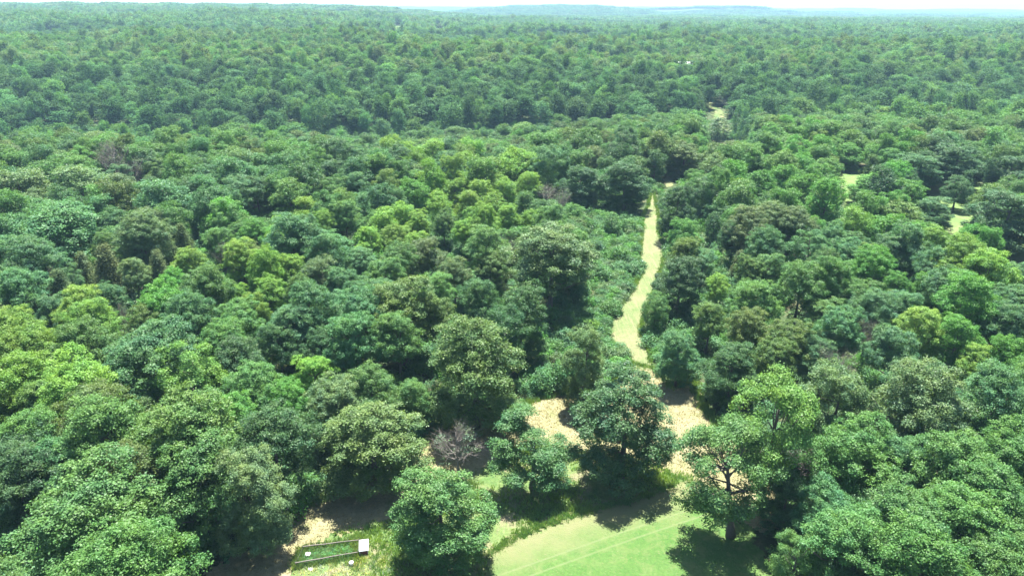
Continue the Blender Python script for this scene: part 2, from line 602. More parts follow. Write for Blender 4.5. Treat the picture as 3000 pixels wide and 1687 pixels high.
# ------------------------------------------------------------------ trees: shapes
def clump_set(rng, kind, R, H):
    """Centres and radii of the leaf clumps that make up a crown."""
    cs = []
    if kind in ('dome', 'open'):
        # boughs first: a top one, a ring of shoulders, for open-grown trees a skirt below; then clumps over each bough
        zb = (0.18 if kind == 'dome' else 0.03) * H
        hh = H - zb
        boughs = [(rng.uniform(-0.12, 0.12), rng.uniform(-0.12, 0.12), 0.70, 0.40)]
        rings = [(6, 0.50, 0.52, 0.38), (5, 0.36, 0.74, 0.29), (6, 0.50, 0.27, 0.32)] if kind == 'dome' else [(7, 0.54, 0.50, 0.37), (5, 0.38, 0.75, 0.30), (8, 0.56, 0.20, 0.34)]
        for n, q, z, lr in rings:
            p0 = rng.uniform(0, 6.28)
            for i in range(n):
                ph = p0 + (i + rng.uniform(-0.3, 0.3)) * 2 * math.pi / n
                k = q * rng.uniform(0.78, 1.18)
                boughs.append((k * math.cos(ph), k * math.sin(ph), z + rng.uniform(-0.10, 0.10), lr * rng.uniform(0.8, 1.18)))
        for bx, by, bz, lr in boughs:
            n = 11 if lr > 0.3 else 8
            p0 = rng.uniform(0, 6.28)
            for i in range(n):
                u = (i + 0.5) / n
                sz = 1 - 1.8 * u
                c = math.sqrt(max(0, 1 - sz * sz))
                ph = p0 + i * 2.39996
                k = lr * rng.uniform(0.62, 1.0)
                cs.append((R * (bx + k * c * math.cos(ph)), R * (by + k * c * math.sin(ph)), zb + hh * bz + R * k * sz * 0.8, R * lr * rng.uniform(0.26, 0.44)))
    elif kind == 'lone':
        zb, zt = 0.10 * H, H
        zw = zb + (zt - zb) * 0.38
        n = 60
        for i in range(n):
            u = (i + 0.5) / n
            s = 1 - 2 * u * 0.93
            ph = i * 2.39996 + rng.uniform(-0.5, 0.5)
            c = math.sqrt(max(0, 1 - s * s))
            rr = 0.84 + rng.uniform(-0.06, 0.05)
            h = (zt - zw) if s > 0 else (zw - zb)
            cs.append((R * c * rr * math.cos(ph), R * c * rr * math.sin(ph), zw + h * s * (0.80 + rng.uniform(-0.20, 0.14)), R * rng.uniform(0.15, 0.27)))
        for i in range(8):
            ph = rng.uniform(0, 6.28)
            q = rng.uniform(0.1, 0.45) * R
            cs.append((q * math.cos(ph), q * math.sin(ph), zb + (zt - zb) * rng.uniform(0.3, 0.62), R * 0.3))
    elif kind == 'airy':
        for i in range(56):
            ph = i * 2.39996 + rng.uniform(-0.5, 0.5)
            t = rng.uniform(0.34, 1.0)
            env = math.sin(math.pi * min(1, (t - 0.2) / 0.95)) ** 0.7
            q = R * env * rng.uniform(0.35, 1.0)
            cs.append((q * math.cos(ph), q * math.sin(ph), H * t - 0.06 * H, R * rng.uniform(0.15, 0.27)))
    elif kind == 'lobes':
        for (lx, ly, lz, lr) in ((-0.5, 0.1, 0.62, 0.55), (0.1, -0.1, 0.6, 0.5), (0.62, 0.2, 0.50, 0.42), (-0.28, 0.4, 0.85, 0.3), (0.2, -0.5, 0.4, 0.4), (-0.5, -0.4, 0.4, 0.4), (0.5, -0.2, 0.3, 0.4)):
            for i in range(10):
                v = rng.normal(size=3)
                v /= np.linalg.norm(v)
                cs.append((R * (lx + lr * 0.75 * v[0]), R * (ly + lr * 0.75 * v[1]), H * lz + R * lr * 0.8 * v[2], R * rng.uniform(0.14, 0.24)))
    elif kind == 'column':
        for i in range(44):
            t = (i + 0.5) / 44
            ph = i * 2.39996
            q = R * 0.75 * (math.sin(math.pi * (0.12 + 0.83 * t)) ** 0.8) * rng.uniform(0.7, 1.05)
            cs.append((q * math.cos(ph), q * math.sin(ph), H * (0.14 + 0.82 * t), R * rng.uniform(0.26, 0.40)))
    elif kind == 'cedar':
        for i in range(70):
            t = (i + 0.5) / 70
            ph = i * 2.39996
            q = R * 0.85 * (1 - t) ** 0.75 * rng.uniform(0.55, 1.1)
            cs.append((q * math.cos(ph), q * math.sin(ph), H * (0.08 + 0.88 * t), R * (0.18 + 0.16 * (1 - t))))
    elif kind == 'bush':
        n = 24
        for i in range(n):
            u = (i + 0.5) / n
            s = 1 - 1.05 * u
            ph = i * 2.39996 + rng.uniform(-0.4, 0.4)
            c = math.sqrt(max(0, 1 - s * s))
            q = rng.uniform(0.55, 0.9)
            cs.append((R * c * q * math.cos(ph), R * c * q * math.sin(ph), H * (0.18 + 0.66 * max(s, 0) * rng.uniform(0.75, 1.1)), R * rng.uniform(0.22, 0.38)))
    cs = np.array(cs)
    ext = np.percentile(np.hypot(cs[:, 0], cs[:, 1]) + cs[:, 3] * 0.95, 98)
    cs[:, :2] *= R / ext
    cs[:, 3] *= min(1.0, R / ext * 1.06)
    if kind != 'bush':
        top = (cs[:, 2] + cs[:, 3] * 0.8).max()
        cs[:, 2] *= H / top
    return cs


def leaves_mesh(name, rng, cs, n_leaf, leaf, spray=9, material=LEAF, needle=False, flat=0.48):
    """Leaf-shaped quads gathered in sprays over every clump; each leaf is folded along nothing but has its own tilt."""
    r2 = cs[:, 3] ** 2
    n_spray = max(1, int(n_leaf / spray))
    which = rng.choice(len(cs), n_spray, p=r2 / r2.sum())
    cc = cs[which]
    ctr = np.array([0, 0, np.average(cs[:, 2], weights=r2)])
    out = cc[:, :3] - ctr
    out /= np.linalg.norm(out, axis=1)[:, None] + 1e-6
    d = rng.normal(size=(n_spray, 3))
    d /= np.linalg.norm(d, axis=1)[:, None]
    d = d + 0.55 * out + np.array([0, 0, 0.35])
    d /= np.linalg.norm(d, axis=1)[:, None]
    sp = cc[:, :3] + d * (cc[:, 3] * rng.uniform(0.72, 1.08, n_spray))[:, None] * np.array([1, 1, 0.82])
    sp[:, 2] = np.maximum(sp[:, 2], 0.15)
    n = n_spray * spray
    P = np.repeat(sp, spray, 0) + rng.normal(size=(n, 3)) * leaf * np.array([1.25, 1.25, 0.7])
    N = np.repeat(d, spray, 0) * 0.55 + np.array([0, 0, flat]) + rng.normal(size=(n, 3)) * 0.42
    N /= np.linalg.norm(N, axis=1)[:, None]
    T = rng.normal(size=(n, 3)) + np.repeat(d, spray, 0) * (1.6 if needle else 0.4)
    T -= (T * N).sum(1)[:, None] * N
    T /= np.linalg.norm(T, axis=1)[:, None]
    B = np.cross(N, T)
    L = leaf * rng.uniform(0.7, 1.35, n)[:, None]
    wd = L * (0.16 if needle else 0.36)
    droop = N * L * 0.16
    v = np.stack([P - T * L * 0.55 - droop * 0.5, P + B * wd, P + T * L * 0.62 - droop, P - B * wd], 1).reshape(-1, 3)
    f = np.arange(n * 4).reshape(-1, 4)
    sv = rng.uniform(0, 1, n_spray)
    lv = np.clip(0.6 * np.repeat(sv, spray) + 0.4 * rng.uniform(0, 1, n), 0, 1)
    v[:, 2] = np.maximum(v[:, 2], 0.03)
    return mesh_np(name, v, f, material, {'leafvar': np.repeat(lv, 4)})


def trunk_mesh(name, rng, cs, H, r0, limbs=14, material=BARK, bare=False, fork=0.36):
    mb = MB()
    top = H * (0.80 if not bare else 0.95)
    lean = rng.normal(size=2) * 0.02 * H
    tz = np.linspace(0, 1, 7)
    P = np.stack([lean[0] * tz ** 1.4 + 0.05 * np.sin(5 * tz), lean[1] * tz ** 1.4, tz * top - 0.15], 1)
    mb.tube(P, r0 * (1.0 - 0.86 * tz) * np.where(tz < 0.05, 1.35, 1.0), 8)
    if limbs and len(cs):
        idx = rng.choice(len(cs), min(limbs, len(cs)), replace=False)
        for i in idx:
            c = cs[i]
            zz = np.clip(c[2] - (1.3 if bare else 0.7) * math.hypot(c[0], c[1]), fork * H * 0.7, 0.78 * top)
            s = np.array([np.interp(zz, P[:, 2], P[:, 0]), np.interp(zz, P[:, 2], P[:, 1]), zz])
            e = c[:3] + (c[:3] - np.array([0, 0, c[2]])) * 0.1
            m = s * 0.5 + e * 0.5 + np.array([0, 0, -0.06 * H]) + rng.normal(size=3) * 0.15
            r = r0 * (0.42 if zz < 0.5 * H else 0.26)
            mb.tube([s, s * 0.6 + m * 0.4, m, e], [r, r * 0.8, r * 0.55, r * 0.15], 5)
            if bare:
                for _ in range(9):
                    t = rng.uniform(0.35, 1.0)
                    q = s * (1 - t) + e * t
                    dv = (e - s) / np.linalg.norm(e - s) + rng.normal(size=3) * 0.6 + np.array([0, 0, 0.7])
                    dv *= rng.uniform(0.10, 0.24) * H / np.linalg.norm(dv)
                    q2 = q + dv * 0.55 + rng.normal(size=3) * 0.1
                    mb.tube([q, q2, q + dv], [r * 0.32, r * 0.2, r * 0.06], 3)
                    for _ in range(3):
                        w = dv * 0.5 + rng.normal(size=3) * 0.6
                        mb.tube([q2, q2 + w], [r * 0.15, r * 0.04], 3)
    return mb.mesh(name, material)


R0, H0 = 5.0, 14.0


class Variant:
    def __init__(self, kind, seed, n_leaf, leaf, limbs=14, R=R0, H=H0, r0=0.34, spray=9, bare=False, tw=True):
        rng = np.random.default_rng(seed)
        self.R, self.H, self.kind = R, H, kind
        cs = clump_set(rng, 'airy' if bare else kind, R, H)
        if bare:
            cs = cs[cs[:, 2] > 0.5 * H]
        self.crown = None
        if n_leaf:
            needle = kind == 'cedar'
            self.crown = leaves_mesh('crown', rng, cs, n_leaf, leaf, spray, NEEDLE if needle else LEAF, needle)
        self.trunk = trunk_mesh('trunk', rng, cs, H, r0, limbs, DEADBARK if bare else BARK, bare) if tw else None


V = {
    'dome': [Variant('dome', 100 + i, 46000, 0.16, spray=12) for i in range(6)],
    'open': [Variant('open', 120 + i, 60000, 0.16, spray=12) for i in range(4)],
    'airy': [Variant('airy', 140 + i, 30000, 0.165, 30, r0=0.40) for i in range(2)],
    'lobes': [Variant('lobes', 150, 38000, 0.165)],
    'lone': [Variant('lone', 155, 38000, 0.165)],
    'column': [Variant('column', 160 + i, 24000, 0.17, 8) for i in range(2)],
    'cedar': [Variant('cedar', 170 + i, 13000, 0.30, 0, R=3.2, H=12, r0=0.2) for i in range(2)],
    'dead': [Variant('airy', 180 + i, 900, 0.24, 26, bare=True, r0=0.30) for i in range(3)],
    'bush': [Variant('bush', 190 + i, 3500, 0.22, 5, R=2.2, H=2.8, r0=0.06) for i in range(4)],
    'domeM': [Variant('dome', 200 + i, 16000, 0.25) for i in range(6)],
    'columnM': [Variant('column', 230, 5000, 0.40, 8)],
}
V['openM'], V['airyM'] = V['open'], V['airy']

TONES = {   # leaf colour, share of yellow-brown young tips
    'B': ((0.078, 0.188, 0.078), 0.10), 'G': ((0.088, 0.205, 0.058), 0.2), 'O': ((0.092, 0.168, 0.048), 0.3), 'L': ((0.148, 0.292, 0.056), 0.2),
    'V': ((0.086, 0.240, 0.046), 0.1), 'D': ((0.054, 0.135, 0.052), 0.15), 'P': ((0.114, 0.198, 0.085), 0.3), 'C': ((0.095, 0.150, 0.058), 0.2),
    'Y': ((0.116, 0.235, 0.056), 0.2),
}
TONE_WORD = {'B': 'blue-green', 'G': 'mid-green', 'O': 'olive', 'L': 'yellow-green', 'V': 'vivid green', 'Y': 'yellowish green', 'D': 'dark green', 'P': 'grey-green', 'C': 'brownish'}

# ------------------------------------------------------------------ trees read off the photograph (3000 frame): x, top row, crown width, tone, shape, base row or None, nickname (landmark trees)
T = [
    (385, 1530, 340, 'G', 'dome', None, 'the crown cut by the bottom edge'),
    (265, 1365, 350, 'G', 'dome', None, ''), (45, 1305, 200, 'D', 'dome', None, ''), (345, 1300, 230, 'O', 'dome', None, ''),
    (750, 1322, 215, 'P', 'open', 1600, 'the grey-green tree with rusty tips beside the hay'),
    (560, 1145, 300, 'O', 'dome', None, 'the big olive tree behind the grey-green one'), (590, 1262, 290, 'G', 'open', 1570, ''),
    (290, 1105, 220, 'O', 'dome', None, ''), (315, 1160, 240, 'G', 'dome', None, ''),
    (560, 1005, 200, 'Y', 'airy', None, 'the vivid yellow-green twin-topped tree'), (828, 1110, 150, 'V', 'dome', None, 'the narrow vivid green tree'),
    (915, 1035, 140, 'L', 'dome', None, 'the pale lime round crown'), (985, 1090, 180, 'P', 'dome', None, ''), (800, 1180, 230, 'D', 'dome', None, ''),
    (100, 1200, 190, 'G', 'dome', None, ''), (60, 1262, 180, 'B', 'dome', None, ''), (170, 1290, 170, 'B', 'dome', None, ''), (225, 1038, 230, 'L', 'dome', None, ''),
    (75, 1045, 170, 'L', 'dome', None, ''), (155, 1110, 150, 'G', 'dome', None, ''), (750, 1055, 170, 'G', 'dome', None, ''), (30, 985, 150, 'L', 'dome', None, ''),
    (445, 946, 260, 'B', 'dome', None, 'the broad whitish blue-green dome'), (690, 990, 170, 'D', 'dome', None, ''),
    (1088, 1160, 320, 'O', 'open', 1440, 'the big yellow-tipped tree above the garden'), (1295, 1372, 275, 'G', 'open', 1655, 'the glossy tree right of the garden'),
    (1390, 912, 310, 'O', 'open', 1255, 'the great olive tree behind the bare tree'), (1560, 1190, 260, 'D', 'lobes', 1430, 'the low many-lobed tree above the lawn'),
    (1830, 1072, 300, 'D', 'open', 1400, 'the large round tree at the head of the lawn'), (1715, 945, 165, 'P', 'open', 1185, 'the slender tree beside the hay clearing'),
    (1343, 1250, 140, 'X', 'dead', 1388, 'the bare grey tree'), (1085, 1065, 170, 'G', 'dome', None, ''),
    (1524, 834, 185, 'D', 'open', 1060, 'the tall dark tree under the pale oak'), (1408, 807, 165, 'D', 'dome', None, ''),
    (1610, 655, 275, 'P', 'dome', 915, 'the pale spreading oak with a thick trunk'), (1180, 795, 240, 'O', 'dome', None, ''), (1275, 862, 150, 'O', 'dome', None, ''),
    (1330, 750, 130, 'P', 'dome', None, ''), (1060, 840, 180, 'B', 'dome', None, ''), (1035, 905, 190, 'B', 'dome', None, ''), (1165, 905, 170, 'G', 'dome', None, ''),
    (1425, 655, 150, 'G', 'dome', None, ''), (1365, 632, 90, 'L', 'dome', None, ''), (1685, 595, 92, 'G', 'open', 700, ''), (1440, 735, 110, 'O', 'dome', None, ''),
    (1085, 660, 90, 'L', 'dome', None, ''), (1160, 655, 95, 'L', 'dome', None, ''), (1118, 535, 100, 'B', 'dome', None, ''), (1215, 520, 88, 'V', 'dome', None, ''),
    (1290, 558, 85, 'L', 'dome', None, ''), (1370, 552, 85, 'L', 'dome', None, ''), (1445, 562, 85, 'L', 'dome', None, 'the brightest lime crown beside the track'),
    (1405, 525, 80, 'L', 'dome', None, ''), (1490, 595, 85, 'L', 'dome', None, ''), (1225, 612, 85, 'L', 'dome', None, ''), (1300, 610, 90, 'G', 'dome', None, ''),
    (1180, 590, 85, 'L', 'dome', None, ''), (1330, 520, 80, 'L', 'dome', None, ''), (1480, 520, 85, 'L', 'dome', None, ''), (1550, 500, 80, 'L', 'dome', None, ''), (1540, 555, 80, 'G', 'dome', None, ''),
    (1600, 540, 95, 'X', 'dead', 610, 'the bare tree left of the track'), (1700, 480, 125, 'D', 'open', 605, ''), (1830, 470, 165, 'D', 'open', 612, 'the dark oak where the track narrows'),
    (1985, 540, 125, 'D', 'open', 700, 'the dark tree right of the track'), (1920, 855, 84, 'G', 'lone', 968, 'the small round tree on the edge of the track'),
    (1990, 748, 150, 'D', 'open', 925, ''), (1987, 965, 130, 'B', 'open', 1128, 'the round tree casting shade on the hay'), (1790, 622, 60, 'G', 'column', 690, ''),
    (2804, 523, 74, 'D', 'lone', 604, 'the lone round tree in the far pasture'), (2818, 503, 50, 'D', 'cedar', 590, ''), (2945, 565, 180, 'D', 'open', 715, 'the spreading dark tree by the pasture'),
    (2900, 668, 75, 'V', 'dome', None, ''), (2850, 655, 62, 'V', 'dome', None, ''), (2905, 540, 85, 'O', 'dome', None, ''), (2726, 582, 115, 'B', 'open', 672, ''),
    (2667, 532, 105, 'V', 'open', 645, 'the vivid tree left of the pasture'), (2550, 512, 130, 'V', 'open', 590, ''), (2535, 565, 92, 'V', 'dome', None, ''), (2590, 490, 95, 'D', 'dome', None, ''),
    (2672, 455, 150, 'D', 'open', 550, ''), (2805, 432, 140, 'D', 'open', 541, ''), (2960, 460, 125, 'D', 'open', 560, ''), (2485, 425, 84, 'V', 'open', 495, ''),
    (2420, 525, 120, 'V', 'dome', None, ''), (2502, 610, 97, 'L', 'dome', None, 'the bright lime tree of the right-hand wood'), (2438, 650, 88, 'B', 'dome', None, ''), (2388, 635, 65, 'V', 'dome', None, ''),
    (2594, 628, 95, 'V', 'dome', None, ''), (2655, 655, 130, 'B', 'dome', None, ''), (2600, 690, 110, 'B', 'dome', None, ''), (2550, 725, 120, 'V', 'dome', None, ''), (2660, 695, 90, 'V', 'dome', None, ''),
    (2740, 670, 110, 'L', 'dome', None, ''), (2820, 700, 150, 'L', 'dome', None, ''), (2890, 740, 145, 'L', 'dome', None, ''), (2740, 728, 115, 'B', 'dome', None, ''), (2970, 775, 110, 'B', 'dome', None, ''),
    (2780, 785, 130, 'B', 'dome', None, ''), (2717, 800, 92, 'V', 'dome', None, ''), (2625, 800, 97, 'V', 'dome', None, ''), (2836, 805, 160, 'V', 'dome', None, 'the broad green crown near the right edge'),
    (2915, 815, 85, 'V', 'dome', None, ''), (2960, 838, 115, 'B', 'dome', None, ''), (2440, 745, 150, 'G', 'dome', None, ''), (2345, 765, 150, 'G', 'dome', None, ''), (2255, 735, 105, 'G', 'dome', None, ''),
    (2228, 718, 64, 'L', 'dome', None, ''), (2240, 665, 120, 'B', 'dome', None, ''), (2308, 662, 80, 'D', 'dome', None, ''), (2150, 645, 100, 'D', 'dome', None, ''), (2245, 640, 65, 'L', 'dome', None, ''),
    (2086, 622, 60, 'D', 'column', 715, 'the dark pointed tree right of the track'), (2185, 605, 130, 'P', 'dome', None, ''), (2255, 590, 120, 'P', 'dome', None, ''), (2320, 605, 120, 'P', 'dome', None, ''),
    (2300, 550, 100, 'V', 'dome', None, ''), (2225, 500, 85, 'V', 'dome', None, ''), (2290, 480, 85, 'V', 'dome', None, ''), (2350, 508, 85, 'V', 'dome', None, ''), (2400, 480, 85, 'V', 'dome', None, ''), (2350, 450, 80, 'V', 'dome', None, ''),
    (2200, 745, 100, 'O', 'dome', None, ''), (2215, 815, 145, 'G', 'dome', None, ''), (2105, 800, 75, 'L', 'dome', None, 'the small lime crown right of the track'), (2505, 820, 110, 'G', 'dome', None, ''),
    (2370, 815, 110, 'X', 'dead', 910, 'the bare grey-brown tree in the right-hand wood'), (2460, 895, 140, 'B', 'dome', None, ''), (2570, 855, 120, 'B', 'dome', None, ''), (2700, 900, 135, 'L', 'dome', None, 'the vivid lime tree in the right-hand wood'),
    (2805, 930, 125, 'V', 'dome', None, ''), (2945, 890, 120, 'B', 'dome', None, ''), (2950, 988, 120, 'V', 'dome', None, ''), (2865, 1015, 95, 'L', 'dome', None, ''), (2617, 960, 140, 'B', 'dome', None, ''),
    (2540, 940, 62, 'X', 'dead', None, ''), (2310, 935, 145, 'O', 'dome', None, ''), (2195, 900, 140, 'O', 'dome', None, ''), (2080, 880, 115, 'O', 'dome', None, ''), (2435, 960, 90, 'P', 'dome', None, ''),
    (2390, 990, 120, 'B', 'dome', None, ''), (2140, 1005, 170, 'D', 'open', 1180, 'the dark dense tree right of the hay clearing'), (2270, 985, 135, 'O', 'dome', None, ''),
    (2450, 1058, 225, 'P', 'open', None, 'the grey-green tree with dead twigs'), (2225, 1092, 265, 'Y', 'airy', 1500, 'the tall yellow-green tree with open limbs'),
    (2140, 1222, 285, 'G', 'airy', 1572, 'the leaning tree shading the lawn'), (2340, 1280, 120, 'X', 'dead', 1420, 'the half-dead tree beside the leaning one'),
    (2697, 1062, 245, 'P', 'dome', None, 'the broad grey-green dome at the right'), (2900, 1075, 195, 'B', 'dome', None, ''), (2985, 1150, 130, 'B', 'dome', None, ''), (2500, 1218, 225, 'G', 'dome', None, 'the bright teal tree at the lower right'),
    (2640, 1275, 185, 'B', 'dome', None, ''), (2800, 1285, 235, 'G', 'dome', None, ''), (2955, 1245, 180, 'G', 'dome', None, ''), (2900, 1370, 235, 'G', 'dome', None, ''), (2425, 1410, 175, 'B', 'dome', None, ''),
    (2640, 1420, 245, 'G', 'dome', None, ''), (2830, 1445, 235, 'G', 'dome', None, ''), (2490, 1480, 235, 'G', 'dome', None, ''), (2700, 1535, 275, 'G', 'dome', None, 'the bottom-right foreground crown'),
    (2540, 1575, 195, 'D', 'dome', None, ''), (2965, 1540, 190, 'G', 'dome', None, ''), (2880, 1585, 210, 'G', 'dome', None, ''), (2300, 1395, 160, 'D', 'open', 1560, ''),
    (60, 505, 165, 'P', 'dome', None, ''), (235, 495, 150, 'P', 'dome', None, ''), (165, 608, 195, 'B', 'dome', None, ''), (45, 635, 115, 'B', 'dome', None, ''), (300, 570, 95, 'B', 'dome', None, ''),
    (340, 528, 112, 'O', 'dome', None, ''), (480, 525, 150, 'B', 'dome', None, ''), (625, 545, 112, 'B', 'dome', None, ''), (750, 510, 88, 'B', 'dome', None, ''), (850, 525, 108, 'G', 'dome', None, ''),
    (895, 570, 88, 'L', 'dome', None, 'the yellowish crown in the left-hand wood'), (945, 615, 92, 'L', 'dome', None, ''), (617, 632, 64, 'V', 'column', None, ''), (750, 640, 97, 'V', 'dome', None, 'the vivid green dome in the left-hand wood'),
    (415, 625, 140, 'P', 'dome', None, ''), (552, 727, 92, 'L', 'dome', None, ''), (508, 785, 76, 'V', 'dome', None, ''), (705, 698, 118, 'L', 'dome', None, ''), (85, 705, 135, 'B', 'dome', None, ''),
    (65, 795, 135, 'B', 'dome', None, ''), (412, 672, 108, 'P', 'dome', None, ''), (395, 755, 90, 'P', 'dome', None, ''), (955, 675, 135, 'B', 'dome', None, ''), (850, 735, 112, 'L', 'dome', None, ''),
    (785, 810, 105, 'L', 'dome', None, 'the pale yellow crown in the left-hand wood'), (633, 825, 95, 'L', 'dome', None, ''), (700, 830, 80, 'L', 'dome', None, ''), (700, 875, 145, 'G', 'dome', None, ''), (600, 775, 150, 'G', 'dome', None, ''),
    (475, 825, 155, 'V', 'dome', None, ''), (560, 855, 150, 'B', 'dome', None, ''), (275, 875, 135, 'L', 'dome', None, 'the brightest lime tree of the left-hand wood'), (320, 830, 85, 'B', 'dome', None, ''), (165, 865, 105, 'B', 'dome', None, ''),
    (40, 905, 135, 'L', 'dome', None, ''), (255, 945, 170, 'G', 'dome', None, ''), (425, 900, 125, 'O', 'dome', None, ''), (910, 825, 185, 'B', 'dome', None, ''), (855, 885, 155, 'B', 'dome', None, ''), (660, 930, 145, 'G', 'dome', None, ''),
    (815, 935, 145, 'D', 'dome', None, ''), (940, 960, 135, 'D', 'dome', None, ''), (80, 940, 160, 'L', 'dome', None, ''), (945, 745, 140, 'P', 'dome', None, ''), (655, 715, 58, 'X', 'dead', None, ''), (355, 900, 55, 'X', 'dead', None, ''),
    (315, 722, 92, 'C', 'cedar', None, 'the tallest brownish cedar'), (248, 745, 66, 'C', 'cedar', None, ''), (185, 797, 92, 'C', 'cedar', None, ''), (535, 658, 68, 'C', 'cedar', None, ''), (490, 675, 66, 'C', 'cedar', None, ''),
    (465, 735, 72, 'C', 'cedar', None, ''), (105, 888, 66, 'C', 'cedar', None, ''), (145, 783, 66, 'C', 'cedar', None, ''), (215, 690, 60, 'C', 'cedar', None, ''), (2165, 735, 55, 'C', 'cedar', None, ''),
    (1211, 382, 74, 'G', 'lone', 450, 'the left of two round trees at the creek'), (1335, 370, 97, 'G', 'lone', 456, 'the right of two round trees at the creek'), (1270, 420, 78, 'L', 'dome', None, ''),
    (2098, 345, 78, 'P', 'column', 428, 'the tall pale poplar by the power line'), (2005, 415, 130, 'O', 'open', 512, 'the broad oak at the end of the track'), (2095, 450, 90, 'P', 'dome', None, ''), (1920, 440, 72, 'D', 'dome', None, ''),
    (340, 428, 92, 'X', 'dead', None, 'the bare tree on the left-hand slope'), (395, 470, 70, 'X', 'dead', None, ''), (1000, 780, 130, 'B', 'dome', None, ''), (1250, 690, 120, 'P', 'dome', None, ''), (1130, 745, 130, 'G', 'dome', None, ''),
    (1560, 660, 100, 'G', 'dome', None, ''), (1010, 580, 110, 'G', 'dome', None, ''),
    (2445, 1030, 115, 'X', 'dead', None, ''), (2580, 1185, 95, 'X', 'dead', None, ''), (2425, 1190, 80, 'X', 'dead', None, ''), (1480, 700, 80, 'X', 'dead', None, ''), (1650, 555, 60, 'X', 'dead', None, ''),
]
SHRUB_T = [   # individual bushes: x, top row, width, tone, base row
    (1225, 1175, 115, 'B', 1268), (2335, 1608, 95, 'G', 1687), (1655, 1050, 90, 'B', 1140), (1590, 1080, 80, 'B', 1150), (2045, 730, 80, 'B', 790),
    (1740, 700, 70, 'B', 745), (1815, 720, 62, 'G', 765), (1790, 880, 72, 'G', 925), (1760, 780, 66, 'B', 825), (1850, 770, 60, 'B', 808), (1700, 830, 70, 'B', 880),
    (1730, 930, 64, 'L', 975), (1660, 960, 70, 'B', 1010), (1990, 700, 66, 'B', 745), (1720, 640, 60, 'B', 680), (1840, 640, 58, 'G', 680),
]


class Tree:
    pass


def place(px, top, w, tone, shape, base):
    t = Tree()
    t.tone, t.shape = tone, shape
    kb = {'open': 0.95, 'lone': 1.05, 'column': 1.7, 'cedar': 1.5, 'airy': 1.1, 'dead': 1.0, 'bush': 0.7, 'lobes': 1.0}.get(shape, 0.85)
    if base is not None and shape in ('open', 'lone', 'bush'):
        # crown reaching the ground: top row and skirt row fix its distance and height together
        best = None
        mid, half = (top + base) / 2, (base - top) / 2
        for H in np.arange(1.0, 26, 0.25):
            b = 0.47 * H
            p = at(px, mid, H - b)
            s = math.dist(p, (0, 0, CAM_Z))
            R = 0.5 * w * s / F3
            dep = math.atan2(CAM_Z - p[2], math.hypot(p[0], p[1]))
            ext = F3 * math.hypot(R * math.sin(dep), b * math.cos(dep)) / s
            e = abs(ext - half)
            if best is None or e < best[0]:
                best = (e, H, np.array([p[0], p[1], p[2] - (H - b)]), R, s)
        e, t.H, p, R, s = best
        t.H = max(t.H, 0.8 * R)
    elif base is not None:
        p = at(px, base)
        s = math.dist(p, (0, 0, CAM_Z))
        R = 0.5 * w * s / F3
        best = None
        for H in np.arange(1.2, 30, 0.2):
            b = 0.43 * H if shape != 'dome' else min(0.85 * R, 0.42 * H)
            zc = p[2] + H - b
            _, cy, f = project(p[0], p[1], zc)
            dep = math.atan2(CAM_Z - zc, math.hypot(p[0], p[1]))
            ext = F3 * math.hypot(R * math.sin(dep), b * math.cos(dep)) / f
            e = abs(cy - ext - top)
            if best is None or e < best[0]:
                best = (e, H)
        t.H = best[1]
    else:
        s = 120.0
        for _ in range(6):
            R = 0.5 * w * s / F3
            H = float(np.clip(2.75 * R, 9, 17)) if shape != 'cedar' else float(np.clip(3.4 * R, 8, 14))
            b = min(kb * R, 0.4 * H)
            dep = 0.5
            cy = top
            for _ in range(3):
                ext = F3 * math.hypot(R * math.sin(dep), b * math.cos(dep)) / s
                cy = top + ext
                p = at(px, cy, H - b)
                dep = math.atan2(CAM_Z - p[2], math.hypot(p[0], p[1]))
            s = math.dist(p, (0, 0, CAM_Z))
        p = np.array([p[0], p[1], p[2] - (H - b)])
        t.H = H
    t.p, t.R, t.dist = p, R, s
    t.px, t.py = px, top
    t.w = w
    return t


trees = []
for row in T:
    t = place(*row[:6])
    t.nick = row[6]
    trees.append(t)

# the rest of the canopy near the camera is filled between them
PROT = []      # parts of the picture where open ground shows: nothing may grow in front of them
for poly in (STRIP_U, HAY_U, MEADOW_U, LAWN_U, BRAMBLE_U[0], *FIELDS_U[:3], STRIP2_U, CUT_VIEW_U):
    PROT.append(np.array(poly) * U)
hx = np.array([t.p[0] for t in trees])
hy = np.array([t.p[1] for t in trees])
hr = np.array([t.R for t in trees])
hzc = np.array([t.p[2] + t.H * 0.7 for t in trees])
hpx, hpy, _ = project(hx, hy, hzc)
hd = np.hypot(hx, hy)


def blocked(x, y):
    d, az = np.hypot(x, y), np.degrees(np.arctan2(x, y))
    c1 = np.interp(az, [-50, -3, 8, 16, 50], [428, 422, 425, 432, 440]) + 7 * np.sin(az * 0.55) + 4 * np.sin(az * 1.7)
    c2 = np.interp(az, [-50, -20, 0, 20, 50], [1010, 1000, 985, 1010, 1020]) + 25 * np.sin(az * 0.7)
    b = np.abs(y - c1) < np.interp(az, [-50, 3, 20, 50], [8, 8, 6, 5])            # the creek bed
    b |= (np.abs(y - c2) < 22) & (np.abs(az) < 22)                                  # a second hollow farther off
    for p in OPEN + FAR + [CUT]:
        b |= inside(p, x, y)
    return b


